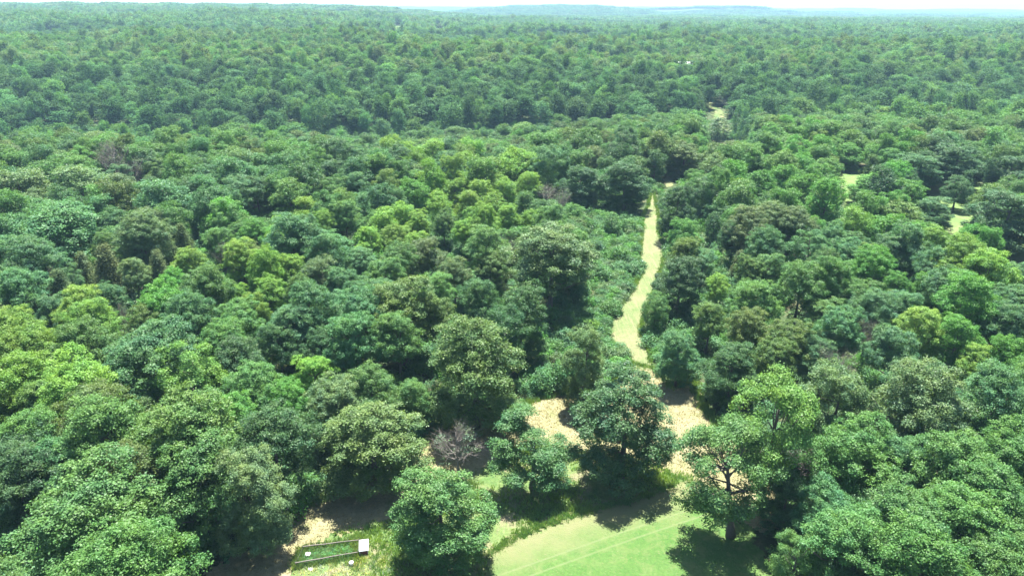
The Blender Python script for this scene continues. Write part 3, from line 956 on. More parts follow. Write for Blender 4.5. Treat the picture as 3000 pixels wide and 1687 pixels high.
def hides_open(x, y, R, H):
    """True where a tree here would stand in front of open ground or of a tree that the photograph shows."""
    z = terrain(x, y)
    cx, cy, f = project(x, y, z + H * 0.68)
    ex = F3 * R / f * 0.95
    ey = F3 * np.hypot(R * 0.55, H * 0.30) / f
    bad = np.zeros(np.shape(x), bool)
    for k in range(10):
        a = k * math.pi / 5
        for q in (1.0, 0.5, 0.0):
            for p in PROT:
                bad |= inside(p, cx + q * ex * math.cos(a), cy + q * ey * math.sin(a))
    d = np.hypot(x, y)
    for i in range(len(hd)):
        m = (hd[i] > d + 1) & (((hpx[i] - cx) / ex) ** 2 + ((hpy[i] - cy) / ey) ** 2 < 0.8)
        bad |= m
    return bad


def jitter_grid(dmin, dmax, step, azmax, rng):
    n = int(dmax / step) + 2
    gx, gy = np.meshgrid(np.arange(-n, n + 1), np.arange(0, n + 1))
    gx = gx + 0.5 * (gy % 2)
    x = (gx * step).ravel() + rng.uniform(-0.46, 0.46, gx.size) * step
    y = (gy * step * 0.9).ravel() + rng.uniform(-0.46, 0.46, gx.size) * step
    d = np.hypot(x, y)
    k = (d > dmin) & (d < dmax) & (np.abs(np.degrees(np.arctan2(x, y))) < azmax)
    return x[k], y[k]


rng = np.random.default_rng(5)
fx, fy = jitter_grid(55, 420, 7.3, 50, rng)
fd = np.hypot(fx, fy)
fR = np.clip(rng.normal(5.0, 0.9, len(fx)), 2.8, 7.5)
fH = np.clip(fR * 2.75 + rng.normal(0, 2.0, len(fx)), 7, 19)
near = np.zeros(len(fx), bool)
for i in range(len(trees)):
    if trees[i].shape in ('dead',) and trees[i].w < 90:
        continue
    near |= np.hypot(fx - hx[i], fy - hy[i]) < hr[i] * 0.62 + fR * 0.62
keep = ~near & ~blocked(fx, fy) & ~hides_open(fx, fy, fR, fH)
for p in BRAMBLES:
    keep &= ~inside(p, fx, fy)
fx, fy, fR, fH, fd = fx[keep], fy[keep], fR[keep], fH[keep], fd[keep]


def tone_field(x, y, rng):
    """Which kind of leaf colour grows where: broad stands with scattered odd trees, valley shade painted into the far bands."""
    d = np.hypot(x, y)
    n1 = np.sin(x / 37 + 1.3 * np.sin(y / 53)) + np.sin(y / 41 + 1.1 * np.sin(x / 61))
    u = rng.uniform(0, 1, len(x))
    right = x > 60
    out = []
    for i in range(len(x)):
        a = n1[i]
        if a > 0.9:
            pr = 'GGVVOGBG' if right[i] else 'GGBOYVGG'
        elif a < -0.8:
            pr = 'BBBGBPDG'
        else:
            pr = 'BGGGPOBG'
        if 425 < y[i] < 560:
            pr = 'DDBDDBDG'         # shade of the backlit slope beyond the creek, painted into leaf colour
        elif 560 <= y[i] < 900:
            pr = 'GGPBGGPO'  # lighter leaves higher up, so the painted valley shade reads as relief
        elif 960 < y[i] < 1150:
            pr = 'DBDGBDBG'  # second dark band: shade of the farther hollow put into leaf colour
        if d[i] > 420:
            pr = pr.replace('L', 'G').replace('V', 'G') if u[i] < 0.8 else pr
        out.append(pr[int(u[i] * 7919) % 8])
    return out


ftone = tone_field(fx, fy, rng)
KIN = {'L': 'LLYL', 'Y': 'GYGV', 'V': 'VGVY', 'B': 'BGBB', 'P': 'PBGG', 'O': 'OGOG', 'D': 'DGDB', 'G': 'GGBG'}
for i in range(len(fx)):        # stands: a tree mostly looks like its neighbours
    q = np.hypot(hx - fx[i], hy - fy[i])
    j = int(np.argmin(q))
    if q[j] < 18 and trees[j].tone in KIN:
        ftone[i] = KIN[trees[j].tone][int(rng.integers(4))]
zc = terrain(fx, fy) + fH * 0.7
fpx, fpy, ff = project(fx, fy, zc)
inframe = (fpx > -120) & (fpx < 3120) & (fpy > -60) & (fpy < 1800)
order = [i for i in np.argsort(ff) if inframe[i]]
n_broad = sum(1 for t in trees if t.shape not in ('cedar', 'dead'))
extra = max(0, 298 - n_broad)
chosen = set(order[:extra])
for i in order[:extra]:
    t = Tree()
    t.tone, t.shape, t.nick = ftone[i], ['dome', 'dome', 'dome', 'open', 'dome', 'airy'][i % 6], ''
    t.p = np.array([fx[i], fy[i], th(fx[i], fy[i])])
    t.R, t.H, t.dist = fR[i], fH[i], math.dist((fx[i], fy[i], zc[i]), (0, 0, CAM_Z))
    t.px, t.py = fpx[i], fpy[i]
    trees.append(t)
rest = np.array([i not in chosen for i in range(len(fx))])


def vary(col, rng, a=0.16):
    k = rng.uniform(1 - a, 1 + a)
    return [float(c * k * rng.uniform(0.93, 1.07)) for c in col]


rng = np.random.default_rng(23)
NAME = {'cedar': 'cedar_tree', 'dead': 'bare_tree'}
GROUP = {'cedar': 'brownish cedars in the wood', 'dead': 'bare dead trees', }
for t in trees:
    key = t.shape
    if t.dist > 190 and key in ('dome', 'column'):
        key += 'M'
    v = V[key][int(rng.integers(len(V[key])))]
    t.key = key
    root = empty(NAME.get(t.shape, 'broadleaf_tree'), tuple(t.p), float(rng.uniform(0, 6.28)) if t.shape != 'lobes' else 0.0)
    root.scale = (t.R / v.R, t.R / v.R * float(rng.uniform(0.86, 1.10)), t.H / v.H)
    if t.nick == 'the leaning tree shading the lawn':
        root.rotation_euler = (0, -0.17, 0)
    tr = link('trunk', v.trunk, root)
    if v.crown:
        cr = link('crown', v.crown, root)
        col, tip = TONES['D' if t.tone == 'X' else t.tone]
        cr['tint'] = vary(col if t.tone != 'X' else (0.09, 0.15, 0.08), rng)
        cr['tip'] = float(tip * rng.uniform(0.7, 1.3))
    root['category'] = {'cedar': 'cedar', 'dead': 'dead tree'}.get(t.shape, 'tree')
    root['group'] = GROUP.get(t.shape, 'broadleaf trees of the wood')
    t.root = root

# labels: a landmark tree is named by what it is; any other by its colour and its nearest landmark
SHAPE_WORD = {'airy': 'open-limbed tree', 'column': 'narrow upright tree', 'lone': 'round-headed tree', 'lobes': 'many-lobed tree', 'cedar': 'cedar', 'dead': 'bare tree', 'open': 'full-skirted tree', 'dome': 'round crown'}
marks = [t for t in trees if t.nick]
for t in marks:
    s = t.nick
    s = s[4:] if s.startswith('the ') else s
    t.root['label'] = s if len(s.split()) >= 4 else s + ' in the wood'
buckets = {}
for t in trees:
    if t.nick:
        continue
    m = min(marks, key=lambda q: math.hypot(q.p[0] - t.p[0], q.p[1] - t.p[1]))
    dx, dy = t.p[0] - m.p[0], t.p[1] - m.p[1]
    rel = ('behind' if dy > 0 else 'in front of') if abs(dy) > abs(dx) else ('right of' if dx > 0 else 'left of')
    tw = TONE_WORD.get(t.tone, 'grey')
    buckets.setdefault((tw, SHAPE_WORD[t.shape], rel, m.nick), []).append((math.hypot(dx, dy), id(t), t))
ORD = ['nearest', 'second', 'third', 'fourth', 'fifth', 'sixth', 'seventh', 'eighth', 'ninth', 'tenth', 'eleventh', 'twelfth']
for (tw, sw, rel, nick), L in buckets.items():
    L.sort()
    for i, (_, _, t) in enumerate(L):
        pre = (ORD[i] + ' ') if len(L) > 1 else ''
        t.root['label'] = f'{pre}{tw} {sw} {rel} {nick}'

# single bushes beside the track and the clearing
for i, (px, top, w, tone, base) in enumerate(SHRUB_T):
    t = place(px, top, w, tone, 'bush', base)
    v = V['bush'][i % 4]
    root = empty('bush', tuple(t.p), float(rng.uniform(0, 6.28)))
    root.scale = (t.R / v.R, t.R / v.R, t.H / v.H)
    link('stem', v.trunk, root)
    cr = link('foliage', v.crown, root)
    cr['tint'] = vary(TONES[tone][0], rng)
    cr['tip'] = 0.1
    root['category'] = 'bush'
    root['group'] = 'bushes along the track and the clearings'
    m = min(marks, key=lambda q: math.hypot(q.p[0] - t.p[0], q.p[1] - t.p[1]))
    dx, dy = t.p[0] - m.p[0], t.p[1] - m.p[1]
    rel = ('behind' if dy > 0 else 'in front of') if abs(dy) > abs(dx) else ('right of' if dx > 0 else 'left of')
    buckets.setdefault(('bush', TONE_WORD[tone], rel, m.nick), []).append((math.hypot(dx, dy), i, root))
for k, L in buckets.items():
    if k[0] == 'bush':
        L.sort(key=lambda q: q[0])
        for i, (_, _, r) in enumerate(L):
            pre = (ORD[i] + ' ') if len(L) > 1 else ''
            r['label'] = f'{pre}low {k[1]} bush {k[2]} {k[3]}'


# ------------------------------------------------------------------ masses too many to count: instanced on points
def instancer(name, meshes, pts, scale, rotz, tint, tip, idx, label):
    coll = bpy.data.collections.new(name + '_kinds')
    for i, me in enumerate(meshes):
        coll.objects.link(bpy.data.objects.new(f'{name}_{i:02d}', me))
    me = bpy.data.meshes.new(name)
    n = len(pts)
    me.vertices.add(n)
    me.vertices.foreach_set('co', np.ascontiguousarray(pts, np.float32).ravel())

    def put(nm, typ, field, arr):
        a = me.attributes.new(nm, typ, 'POINT')
        a.data.foreach_set(field, np.ascontiguousarray(arr, np.float32 if typ != 'INT' else np.int32).ravel())
    put('size', 'FLOAT_VECTOR', 'vector', scale)
    put('turn', 'FLOAT_VECTOR', 'vector', np.stack([np.zeros(n), np.zeros(n), rotz], 1))
    put('tint', 'FLOAT_VECTOR', 'vector', tint)
    put('tip', 'FLOAT', 'value', tip)
    put('which', 'INT', 'value', idx)
    o = link(name, me)
    ng = bpy.data.node_groups.new(name, 'GeometryNodeTree')
    ng.interface.new_socket('Geometry', in_out='INPUT', socket_type='NodeSocketGeometry')
    ng.interface.new_socket('Geometry', in_out='OUTPUT', socket_type='NodeSocketGeometry')
    gi = ng.nodes.new('NodeGroupInput')
    go = ng.nodes.new('NodeGroupOutput')
    ci = ng.nodes.new('GeometryNodeCollectionInfo')
    ci.inputs['Collection'].default_value = coll
    ci.inputs['Separate Children'].default_value = True
    ci.inputs['Reset Children'].default_value = True
    ip = ng.nodes.new('GeometryNodeInstanceOnPoints')
    ip.inputs['Pick Instance'].default_value = True
    mp = ng.nodes.new('GeometryNodeMeshToPoints')
    ng.links.new(gi.outputs[0], mp.inputs['Mesh'])
    ng.links.new(mp.outputs[0], ip.inputs['Points'])
    ng.links.new(ci.outputs[0], ip.inputs['Instance'])

    def named(nm, typ):
        a = ng.nodes.new('GeometryNodeInputNamedAttribute')
        a.data_type = typ
        a.inputs['Name'].default_value = nm
        return a.outputs['Attribute']
    ng.links.new(named('which', 'INT'), ip.inputs['Instance Index'])
    er = ng.nodes.new('FunctionNodeEulerToRotation')
    ng.links.new(named('turn', 'FLOAT_VECTOR'), er.inputs[0])
    ng.links.new(er.outputs[0], ip.inputs['Rotation'])
    ng.links.new(named('size', 'FLOAT_VECTOR'), ip.inputs['Scale'])
    ng.links.new(ip.outputs[0], go.inputs[0])
    md = o.modifiers.new('scatter', 'NODES')
    md.node_group = ng
    tag(o, label, kind='stuff')
    return o


def lod(kind, seed, n_leaf, leaf, R=R0, H=H0, spray=6):
    r = np.random.default_rng(seed)
    cs = clump_set(r, kind, R, H)
    me = leaves_mesh('leaves', r, cs, n_leaf, leaf, spray, LEAF if leaf < 0.45 else LEAF_FAR)
    return me


def patch_mesh(seed, size, n_tree, per, leaf):
    """A plot of closed canopy for the far hills: many small crowns, joined."""
    r = np.random.default_rng(seed)
    g = int(math.sqrt(n_tree))
    cs = []
    for i in range(g):
        for j in range(g):
            x = (i + 0.5 + r.uniform(-0.4, 0.4)) / g * size - size / 2
            y = (j + 0.5 + r.uniform(-0.4, 0.4)) / g * size - size / 2
            R = r.uniform(3.8, 5.8)
            z = r.uniform(10, 14)
            for k in range(per):
                v = r.normal(size=3)
                v /= np.linalg.norm(v)
                v[2] = abs(v[2]) * 1.2 - 0.45
                cs.append((x + v[0] * R, y + v[1] * R, z - 3 + v[2] * R * 0.8, v))
    n = len(cs)
    P = np.array([c[:3] for c in cs])
    N = np.array([c[3] for c in cs]) + np.array([0, 0, 0.5]) + r.normal(size=(n, 3)) * 0.35
    N /= np.linalg.norm(N, axis=1)[:, None]
    Tn = r.normal(size=(n, 3))
    Tn -= (Tn * N).sum(1)[:, None] * N
    Tn /= np.linalg.norm(Tn, axis=1)[:, None]
    B = np.cross(N, Tn)
    L = leaf * r.uniform(0.7, 1.3, n)[:, None]
    v = np.stack([P - Tn * L * 0.5, P + B * L * 0.4, P + Tn * L * 0.55, P - B * L * 0.4], 1).reshape(-1, 3)
    crown = np.repeat(r.uniform(0, 1, g * g), per)
    lv = np.clip(0.65 * crown + 0.35 * r.uniform(0, 1, n), 0, 1)
    return mesh_np('leaves', v, np.arange(n * 4).reshape(-1, 4), LEAF_FAR, {'leafvar': np.repeat(lv, 4)})


rng = np.random.default_rng(77)
kinds = []
for i in range(6):
    kinds.append(V['domeM'][i].crown)                                   # 0-5: up to 420 m
for i in range(5):
    kinds.append(lod('dome', 300 + i, 3600, 0.50, spray=6))             # 6-10: up to 750 m
kinds.append(lod('column', 310, 2600, 0.5, spray=6))                    # 11
for i in range(5):
    kinds.append(lod('dome', 315 + i, 1500, 0.75, spray=5))             # 12-16: up to 1300 m
for i in range(5):
    kinds.append(lod('dome', 320 + i, 420, 1.4, spray=3))               # 17-21: up to 2500 m
for i in range(4):
    kinds.append(patch_mesh(340 + i, 46, 36, 40, 3.0))                  # 22-25: up to 5000 m
for i in range(3):
    kinds.append(patch_mesh(350 + i, 130, 196, 12, 5.5))                # 26-28: beyond
kinds += [V['open'][0].crown, V['airy'][0].crown, V['airy'][1].crown]    # 29-31: near
kinds += [lod('open', 360, 3600, 0.5), lod('airy', 361, 2600, 0.5), lod('airy', 362, 2600, 0.5), lod('cedar', 363, 2200, 0.5)]    # 32-35: middle

P_, S_, RZ, TI, TP, IX = [], [], [], [], [], []


def add_trees(x, y, R, H, tones, idx, rng, amp=0.2):
    n = len(x)
    P_.append(np.stack([x, y, terrain(x, y) - 0.3], 1))
    S_.append(np.stack([R / R0 * rng.uniform(0.86, 1.12, n), R / R0 * rng.uniform(0.86, 1.12, n), H / H0], 1))
    RZ.append(rng.uniform(0, 6.28, n))
    c = np.array([TONES[t][0] for t in tones])
    TI.append(c * rng.uniform(1 - amp, 1 + amp, n)[:, None] * rng.uniform(0.92, 1.08, (n, 3)))
    TP.append(np.array([TONES[t][1] for t in tones]) * rng.uniform(0.6, 1.3, n))
    IX.append(idx)


def screens(x, y):
    bad = np.zeros(len(x), bool)
    hq = at(2003, 243)[:2]
    roofv = np.array([(1708, 198), (1735, 198), (1735, 209), (1708, 209)]) * U
    for P, W in [(np.array(CUT_VIEW_U) * U, CUT), (roofv, np.array([hq]))] + [(np.array(q) * U, w) for q, w in zip(FAR_U, FAR)]:
        dm = np.hypot(W[:, 0], W[:, 1]).max()
        cx, cy, f = project(x, y, terrain(x, y) + 11)
        for ox_, oy_ in ((0, 0), (0, 0.7), (0, -0.5), (0.55, 0), (-0.55, 0)):
            bad |= inside(P, cx + ox_ * F3 * 6 / f, cy - oy_ * F3 * 6 / f) & (np.hypot(x, y) < dm)
    return bad


if rest.any():
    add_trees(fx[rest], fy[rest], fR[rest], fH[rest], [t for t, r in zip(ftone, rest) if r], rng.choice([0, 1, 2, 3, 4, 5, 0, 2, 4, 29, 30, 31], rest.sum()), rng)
for dmin, dmax, step, azm, lo, hi in ((420, 750, 10.2, 42, 6, 12), (750, 1300, 9.8, 41, 12, 17), (1300, 2500, 9.6, 40, 17, 22)):
    x, y = jitter_grid(dmin, dmax, step, azm, rng)
    k = ~blocked(x, y) & ~screens(x, y)
    x, y = x[k], y[k]
    R = np.clip(rng.normal({6: 6.1, 12: 5.7, 17: 5.4}[lo], 1.3, len(x)), 3.0, 9.5)
    H = np.clip(rng.normal(16.5, 3.6, len(x)), 8, 26)
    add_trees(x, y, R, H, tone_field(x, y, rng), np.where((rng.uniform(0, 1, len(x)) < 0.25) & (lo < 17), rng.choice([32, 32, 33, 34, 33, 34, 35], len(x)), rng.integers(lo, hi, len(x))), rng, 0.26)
for dmin, dmax, step, azm, lo, hi in ((2500, 5200, 40, 40, 22, 26), (5200, 12500, 115, 40, 26, 29)):
    x, y = jitter_grid(dmin, dmax, step, azm, rng)
    n = len(x)
    add_trees(x, y, np.full(n, R0), np.full(n, H0) * rng.uniform(0.9, 1.1, n), [('BGBPG')[int(q)] for q in rng.integers(0, 5, n)], rng.integers(lo, hi, n), rng, 0.12)
forest = instancer('forest', kinds, np.concatenate(P_), np.concatenate(S_), np.concatenate(RZ), np.concatenate(TI), np.concatenate(TP), np.concatenate(IX),
                   'unbroken broadleaf forest rolling away to the hazy hills')
print('forest instances', len(forest.data.vertices), 'individual trees', len(trees), 'filled', extra)

# undergrowth: brambles along the track, saplings and bushes in the gaps under the trees
rng = np.random.default_rng(88)
bx, by = jitter_grid(50, 330, 1.7, 50, rng)
inb = np.zeros(len(bx), bool)
for p in BRAMBLES:
    inb |= inside(p, bx, by)
blk = blocked(bx, by)
dense = inb & ~blk
ux, uy = bx[dense], by[dense]
uR = rng.uniform(0.9, 2.0, len(ux))
uH = np.clip(uR * rng.uniform(0.7, 1.5, len(ux)), 0.8, 3.0)
other = ~inb & ~blk & (rng.uniform(0, 1, len(bx)) < 0.38) & (np.hypot(bx, by) < 300)
ox, oy = bx[other], by[other]
oR = rng.uniform(1.0, 2.6, len(ox))
oH = oR * rng.uniform(0.8, 1.7, len(ox))
k = ~hides_open(ox, oy, oR, oH)
ox, oy, oR, oH = ox[k], oy[k], oR[k], oH[k]
cx_, cy_ = jitter_grid(395, 620, 2.6, 48, rng)
k = (cy_ > 408) & (cy_ < 446) & ~inside(CUT, cx_, cy_)          # thicket along the creek
ox, oy = np.concatenate([ox, cx_[k]]), np.concatenate([oy, cy_[k]])
oR = np.concatenate([oR, rng.uniform(1.4, 3.0, k.sum())])
oH = np.concatenate([oH, rng.uniform(1.5, 4.5, k.sum())])
X, Y, R, H = (np.concatenate(q) for q in ((ux, ox), (uy, oy), (uR, oR), (uH, oH)))
n = len(X)
tn = np.array([TONES[t][0] for t in rng.choice(list('BBGBPVG'), n)]) * rng.uniform(0.85, 1.25, n)[:, None]
sm = [lod('bush', 400 + i, 900, 0.26, R=2.2, H=2.8, spray=7) for i in range(5)]
under = instancer('undergrowth', sm, np.stack([X, Y, terrain(X, Y) - 0.1], 1), np.stack([R / 2.2, R / 2.2, H / 2.8], 1), rng.uniform(0, 6.28, n), tn, np.full(n, 0.15), rng.integers(0, 5, n),
                  'bright bramble and sapling undergrowth beside the mown track')
print('undergrowth', n)


# ------------------------------------------------------------------ tall grass and weeds
def tufts(name, x, y, hgt, cols_seed, material, label, blades=7, spread=0.16, lift=0.05):
    r = np.random.default_rng(cols_seed)
    n = len(x) * blades
    bx_ = np.repeat(x, blades) + r.normal(size=n) * spread
    by_ = np.repeat(y, blades) + r.normal(size=n) * spread
    bz = np.repeat(terrain(x, y), blades) + lift
    h = np.repeat(hgt, blades) * r.uniform(0.6, 1.2, n)
    a = r.uniform(0, 6.28, n)
    w = 0.035 + 0.05 * r.uniform(0, 1, n)
    lean = h * r.uniform(0.1, 0.7, n)
    la = r.uniform(0, 6.28, n)
    base = np.stack([bx_, by_, bz], 1)
    dv = np.stack([np.cos(a), np.sin(a), np.zeros(n)], 1) * w[:, None]
    tip = base + np.stack([np.cos(la) * lean, np.sin(la) * lean, h], 1)
    v = np.stack([base - dv, base + dv, tip], 1).reshape(-1, 3)
    lv = np.repeat(np.repeat(r.uniform(0, 1, len(x)), blades) * 0.7 + 0.3 * r.uniform(0, 1, n), 3)
    o = link(name, mesh_np(name, v, np.arange(n * 3).reshape(-1, 3), material, {'leafvar': lv}))
    return tag(o, label, kind='stuff')


GRASS = leaf_material('grass_blades', 0.35, 0.6, 0.25)


def scatter_in(poly, n, rng):
    x0, y0 = poly.min(0)
    x1, y1 = poly.max(0)
    x = rng.uniform(x0, x1, n)
    y = rng.uniform(y0, y1, n)
    k = inside(poly, x, y)
    return x[k], y[k]


def along(poly, i0, i1, n, sd, rng):
    seg = poly[i0:i1 + 1]
    L = np.concatenate([[0], np.cumsum(np.hypot(*np.diff(seg, axis=0).T))])
    q = rng.uniform(0, L[-1], n)
    return np.interp(q, L, seg[:, 0]) + rng.normal(size=n) * sd, np.interp(q, L, seg[:, 1]) + rng.normal(size=n) * sd


rng = np.random.default_rng(99)
x, y = scatter_in(MEADOW, 16000, rng)
pat = np.sin(x / 2.7 + 1.5 * np.sin(y / 3.1)) + np.sin(y / 2.2 + x / 5.0) + rng.uniform(-0.8, 0.8, len(x))
k = (pat > 0.15) & ~inside(LAWN, x, y)
g = tufts('meadow_grass', x[k], y[k], rng.uniform(0.25, 0.7, k.sum()), 3, GRASS, 'rough meadow grass and weeds above the lawn')
g['tint'], g['tip'] = [0.178, 0.315, 0.084], 0.5
x, y = along(LAWN, 1, 7, 1100, 0.3, rng)
g = tufts('tall_grass', x, y, rng.uniform(0.15, 0.55, len(x)), 4, GRASS, 'unmown line of tall grass along the lawn edge', blades=8)
g['tint'], g['tip'] = [0.137, 0.262, 0.074], 0.4
x1, y1 = along(STRIP, 0, 13, 2600, 0.28, rng)
x2, y2 = along(STRIP, 15, 27, 1500, 0.25, rng)
x3, y3 = along(HAY, 3, 21, 3000, 0.45, rng)
x, y = np.concatenate([x1, x2, x3]), np.concatenate([y1, y2, y3])
g = tufts('verge_grass', x, y, rng.uniform(0.3, 0.8, len(x)), 6, GRASS, 'fringe of long grass along the mown ground')
g['tint'], g['tip'] = [0.137, 0.252, 0.074], 0.4
x, y = scatter_in(HAY, 26000, rng)
k = ~inside(MEADOW, x, y)
g = tufts('cut_hay', x[k], y[k], rng.uniform(0.06, 0.2, k.sum()), 7, GRASS, 'loose cut hay lying on the clearing', blades=4, spread=0.3, lift=0.1)
g['tint'], g['tip'] = [0.234, 0.211, 0.125], 0.2

# ------------------------------------------------------------------ the fenced garden with its white coop
M_RAIL = bark_material('grey_wood', (0.12, 0.10, 0.09), (0.24, 0.21, 0.19))
M_POST = plain('steel_post', (0.12, 0.14, 0.12), 0.6)
M_WHITE = plain('white_sheet_metal', (0.80, 0.81, 0.84), 0.35, 0.05, 2.0)
M_RED = plain('red_brown_boards', (0.20, 0.065, 0.055), 0.8)
M_PALE = plain('white_plastic', (0.78, 0.78, 0.76), 0.45, 0.06)
M_DARK = plain('dark_metal', (0.035, 0.038, 0.042), 0.5)
M_WIRE = plain('wire', (0.12, 0.125, 0.13), 0.5, 0.1, 3.0, 0.3)

g0, g1 = at(868, 1660), at(1048, 1628)       # near rail
g2, g3 = at(890, 1612), at(1052, 1592)       # far rail
fence = empty('garden_fence', tuple(g0))
tag(fence, 'low garden fence of grey log rails round a vegetable bed', 'fence')


def local(p, dz=0.0):
    return (p[0] - g0[0], p[1] - g0[1], th(p[0], p[1]) + dz - g0[2])


HR = 0.62
for a, b in ((g0, g1), (g2, g3)):
    k = 5
    pts = [a[:2] + (b[:2] - a[:2]) * (-0.01 + 1.02 * i / k) for i in range(k + 1)]
    P = [local(p, HR + 0.03 * math.sin(i * 2.3)) for i, p in enumerate(pts)]
    link('rail', MB().tube(P, [0.07 - 0.004 * i for i in range(k + 1)], 7).mesh('rail', M_RAIL), fence)
    for i in range(k + 1):
        q = local(pts[i], 0)
        link('post', MB().tube([(q[0], q[1] + 0.08, -0.1), (q[0], q[1] + 0.08, HR + 0.18)], [0.03, 0.03], 5).mesh('post', M_POST), fence)
for s in range(2):
    q0, q1 = local(g0, 0.28 + 0.3 * s), local(g2, 0.28 + 0.3 * s)
    link('end_wire', MB().tube([q0, q1], [0.012, 0.012], 4).mesh('end_wire', M_WIRE), fence)
for a, b in ((g0, g1), (g2, g3)):
    for s in range(3):
        q0, q1 = local(a, 0.12 + 0.17 * s), local(b, 0.12 + 0.17 * s)
        link('fence_wire', MB().tube([q0, q1], [0.007, 0.007], 4).mesh('fence_wire', M_WIRE), fence)

BED = np.array([g0[:2], g1[:2], g3[:2], g2[:2]])
x, y = scatter_in(BED, 520, rng)
n = len(x)
hh = rng.uniform(0.18, 0.5, n)
veg = instancer('garden_plants', sm[:3], np.stack([x, y, terrain(x, y) + 0.02], 1), np.stack([hh * 0.36, hh * 0.36, hh * 0.30], 1), rng.uniform(0, 6.28, n),
                np.array([[0.095, 0.225, 0.070]]) * rng.uniform(0.6, 1.4, n)[:, None] * rng.uniform(0.8, 1.2, (n, 3)), np.full(n, 0.1), rng.integers(0, 3, n), 'leafy green vegetables filling the fenced bed')
bed_o = sheet('garden_bed', np.array([BED[0], BED[1], BED[2], BED[3]]), 0.3, 0.09, M_FLOOR, 0.05)
tag(bed_o, 'soil of the fenced vegetable bed')

cp = at(1067, 1612)
ang = math.atan2(g1[1] - g0[1], g1[0] - g0[0])
coop = empty('chicken_coop', (cp[0], cp[1], th(cp[0], cp[1])), ang * 0.7)
tag(coop, 'small white-roofed coop with a red-brown front at the end of the garden bed', 'coop')
W_, D_, Hh = 0.98, 1.75, 0.8
link('wall', MB().box((-W_ / 2 + 0.03, 0, Hh / 2), (0.05, D_, Hh)).box((W_ / 2 - 0.03, 0, Hh / 2), (0.05, D_, Hh)).box((0, D_ / 2 - 0.03, Hh / 2), (W_ - 0.12, 0.05, Hh)).mesh('wall', M_WHITE), coop)
for k in range(6):
    link('front_board', MB().box((-W_ / 2 + 0.17 + k * 0.156, -D_ / 2 + 0.04 + 0.006 * (k % 2), Hh * 0.45), (0.148, 0.035, Hh * 0.86)).mesh('front_board', M_RED), coop)
link('roof', MB().box((0, -0.02, Hh + 0.035), (W_ + 0.10, D_ + 0.16, 0.05)).box((W_ / 2 + 0.06, -0.02, Hh - 0.06), (0.025, D_ + 0.16, 0.22)).mesh('roof', M_WHITE), coop)
link('skid', MB().box((-W_ / 2 + 0.05, 0, 0.03), (0.09, D_ + 0.1, 0.1)).box((W_ / 2 - 0.05, 0, 0.03), (0.09, D_ + 0.1, 0.1)).mesh('skid', M_RED), coop)

bp = at(1030, 1656)
bucket = empty('bucket', (bp[0], bp[1], th(bp[0], bp[1]) + 0.05))
tag(bucket, 'round white bucket standing in the weeds below the coop', 'bucket')
link('bucket_body', MB().tube([(0, 0, 0), (0, 0, 0.3), (0, 0, 0.42), (0, 0, 0.44)], [0.19, 0.23, 0.25, 0.25], 16).mesh('bucket_body', M_PALE, True), bucket)
link('lid', MB().tube([(0, 0, 0.442), (0, 0, 0.47), (0, 0, 0.50)], [0.265, 0.265, 0.16], 16).mesh('lid', M_PALE), bucket)
link('bucket_handle', MB().tube([(0.25, 0, 0.4), (0.22, -0.2, 0.3), (0, -0.30, 0.22), (-0.22, -0.2, 0.3), (-0.25, 0, 0.4)], [0.012] * 5, 4).mesh('bucket_handle', M_WIRE), bucket)


def crumpled(name, px, py, sx, sy, label, seed, lift=0.2):
    p = at(px, py)
    r = np.random.default_rng(seed)
    n = 7
    gx, gy = np.meshgrid(np.linspace(-sx / 2, sx / 2, n), np.linspace(-sy / 2, sy / 2, n))
    gz = lift + 0.10 * r.uniform(-1, 1, gx.shape)
    top = np.stack([gx + r.normal(size=gx.shape) * 0.02, gy, gz], -1).reshape(-1, 3)
    v = np.concatenate([top, top - np.array([0, 0, 0.012])])
    i, j = np.meshgrid(np.arange(n - 1), np.arange(n - 1), indexing='ij')
    f = np.stack([i * n + j, i * n + j + 1, (i + 1) * n + j + 1, (i + 1) * n + j], -1).reshape(-1, 4)
    o = link(name, mesh_np(name, v, np.concatenate([f, f[:, ::-1] + n * n]), M_PALE), None, (p[0], p[1], th(p[0], p[1])))
    return tag(o, label, 'sheet')


crumpled('plastic_sheet', 903, 1630, 0.55, 0.5, 'crumpled white sheet lying among the vegetables', 1, 0.45)
crumpled('plastic_sheet', 910, 1668, 0.5, 0.3, 'small white scrap on the weeds below the lower rail', 2, 0.12)

ex, ey = [], []
for a, b in ((g0, g1), (g2, g3), (g0, g2), (g1, g3)):
    q = rng.uniform(-0.03, 1.03, 260)
    ex.append(a[0] + (b[0] - a[0]) * q + rng.normal(size=260) * 0.35)
    ey.append(a[1] + (b[1] - a[1]) * q + rng.normal(size=260) * 0.35)
x, y = np.concatenate(ex), np.concatenate(ey)
g = tufts('fence_weeds', x, y, rng.uniform(0.2, 0.7, len(x)), 14, GRASS, 'long grass and weeds grown up through the garden fence')
g['tint'], g['tip'] = [0.150, 0.240, 0.080], 0.5
# white flowers round the bed
x, y = scatter_in(poly_world([(735, 1440), (860, 1415), (940, 1395), (985, 1385), (985, 1440), (900, 1452), (790, 1460)]), 500, rng)
g = tufts('wild_flowers', x, y, rng.uniform(0.2, 0.5, len(x)), 12, GRASS, 'white wild flowers and weeds below the garden', blades=5)
g['tint'], g['tip'] = [0.55, 0.60, 0.45], 0.0

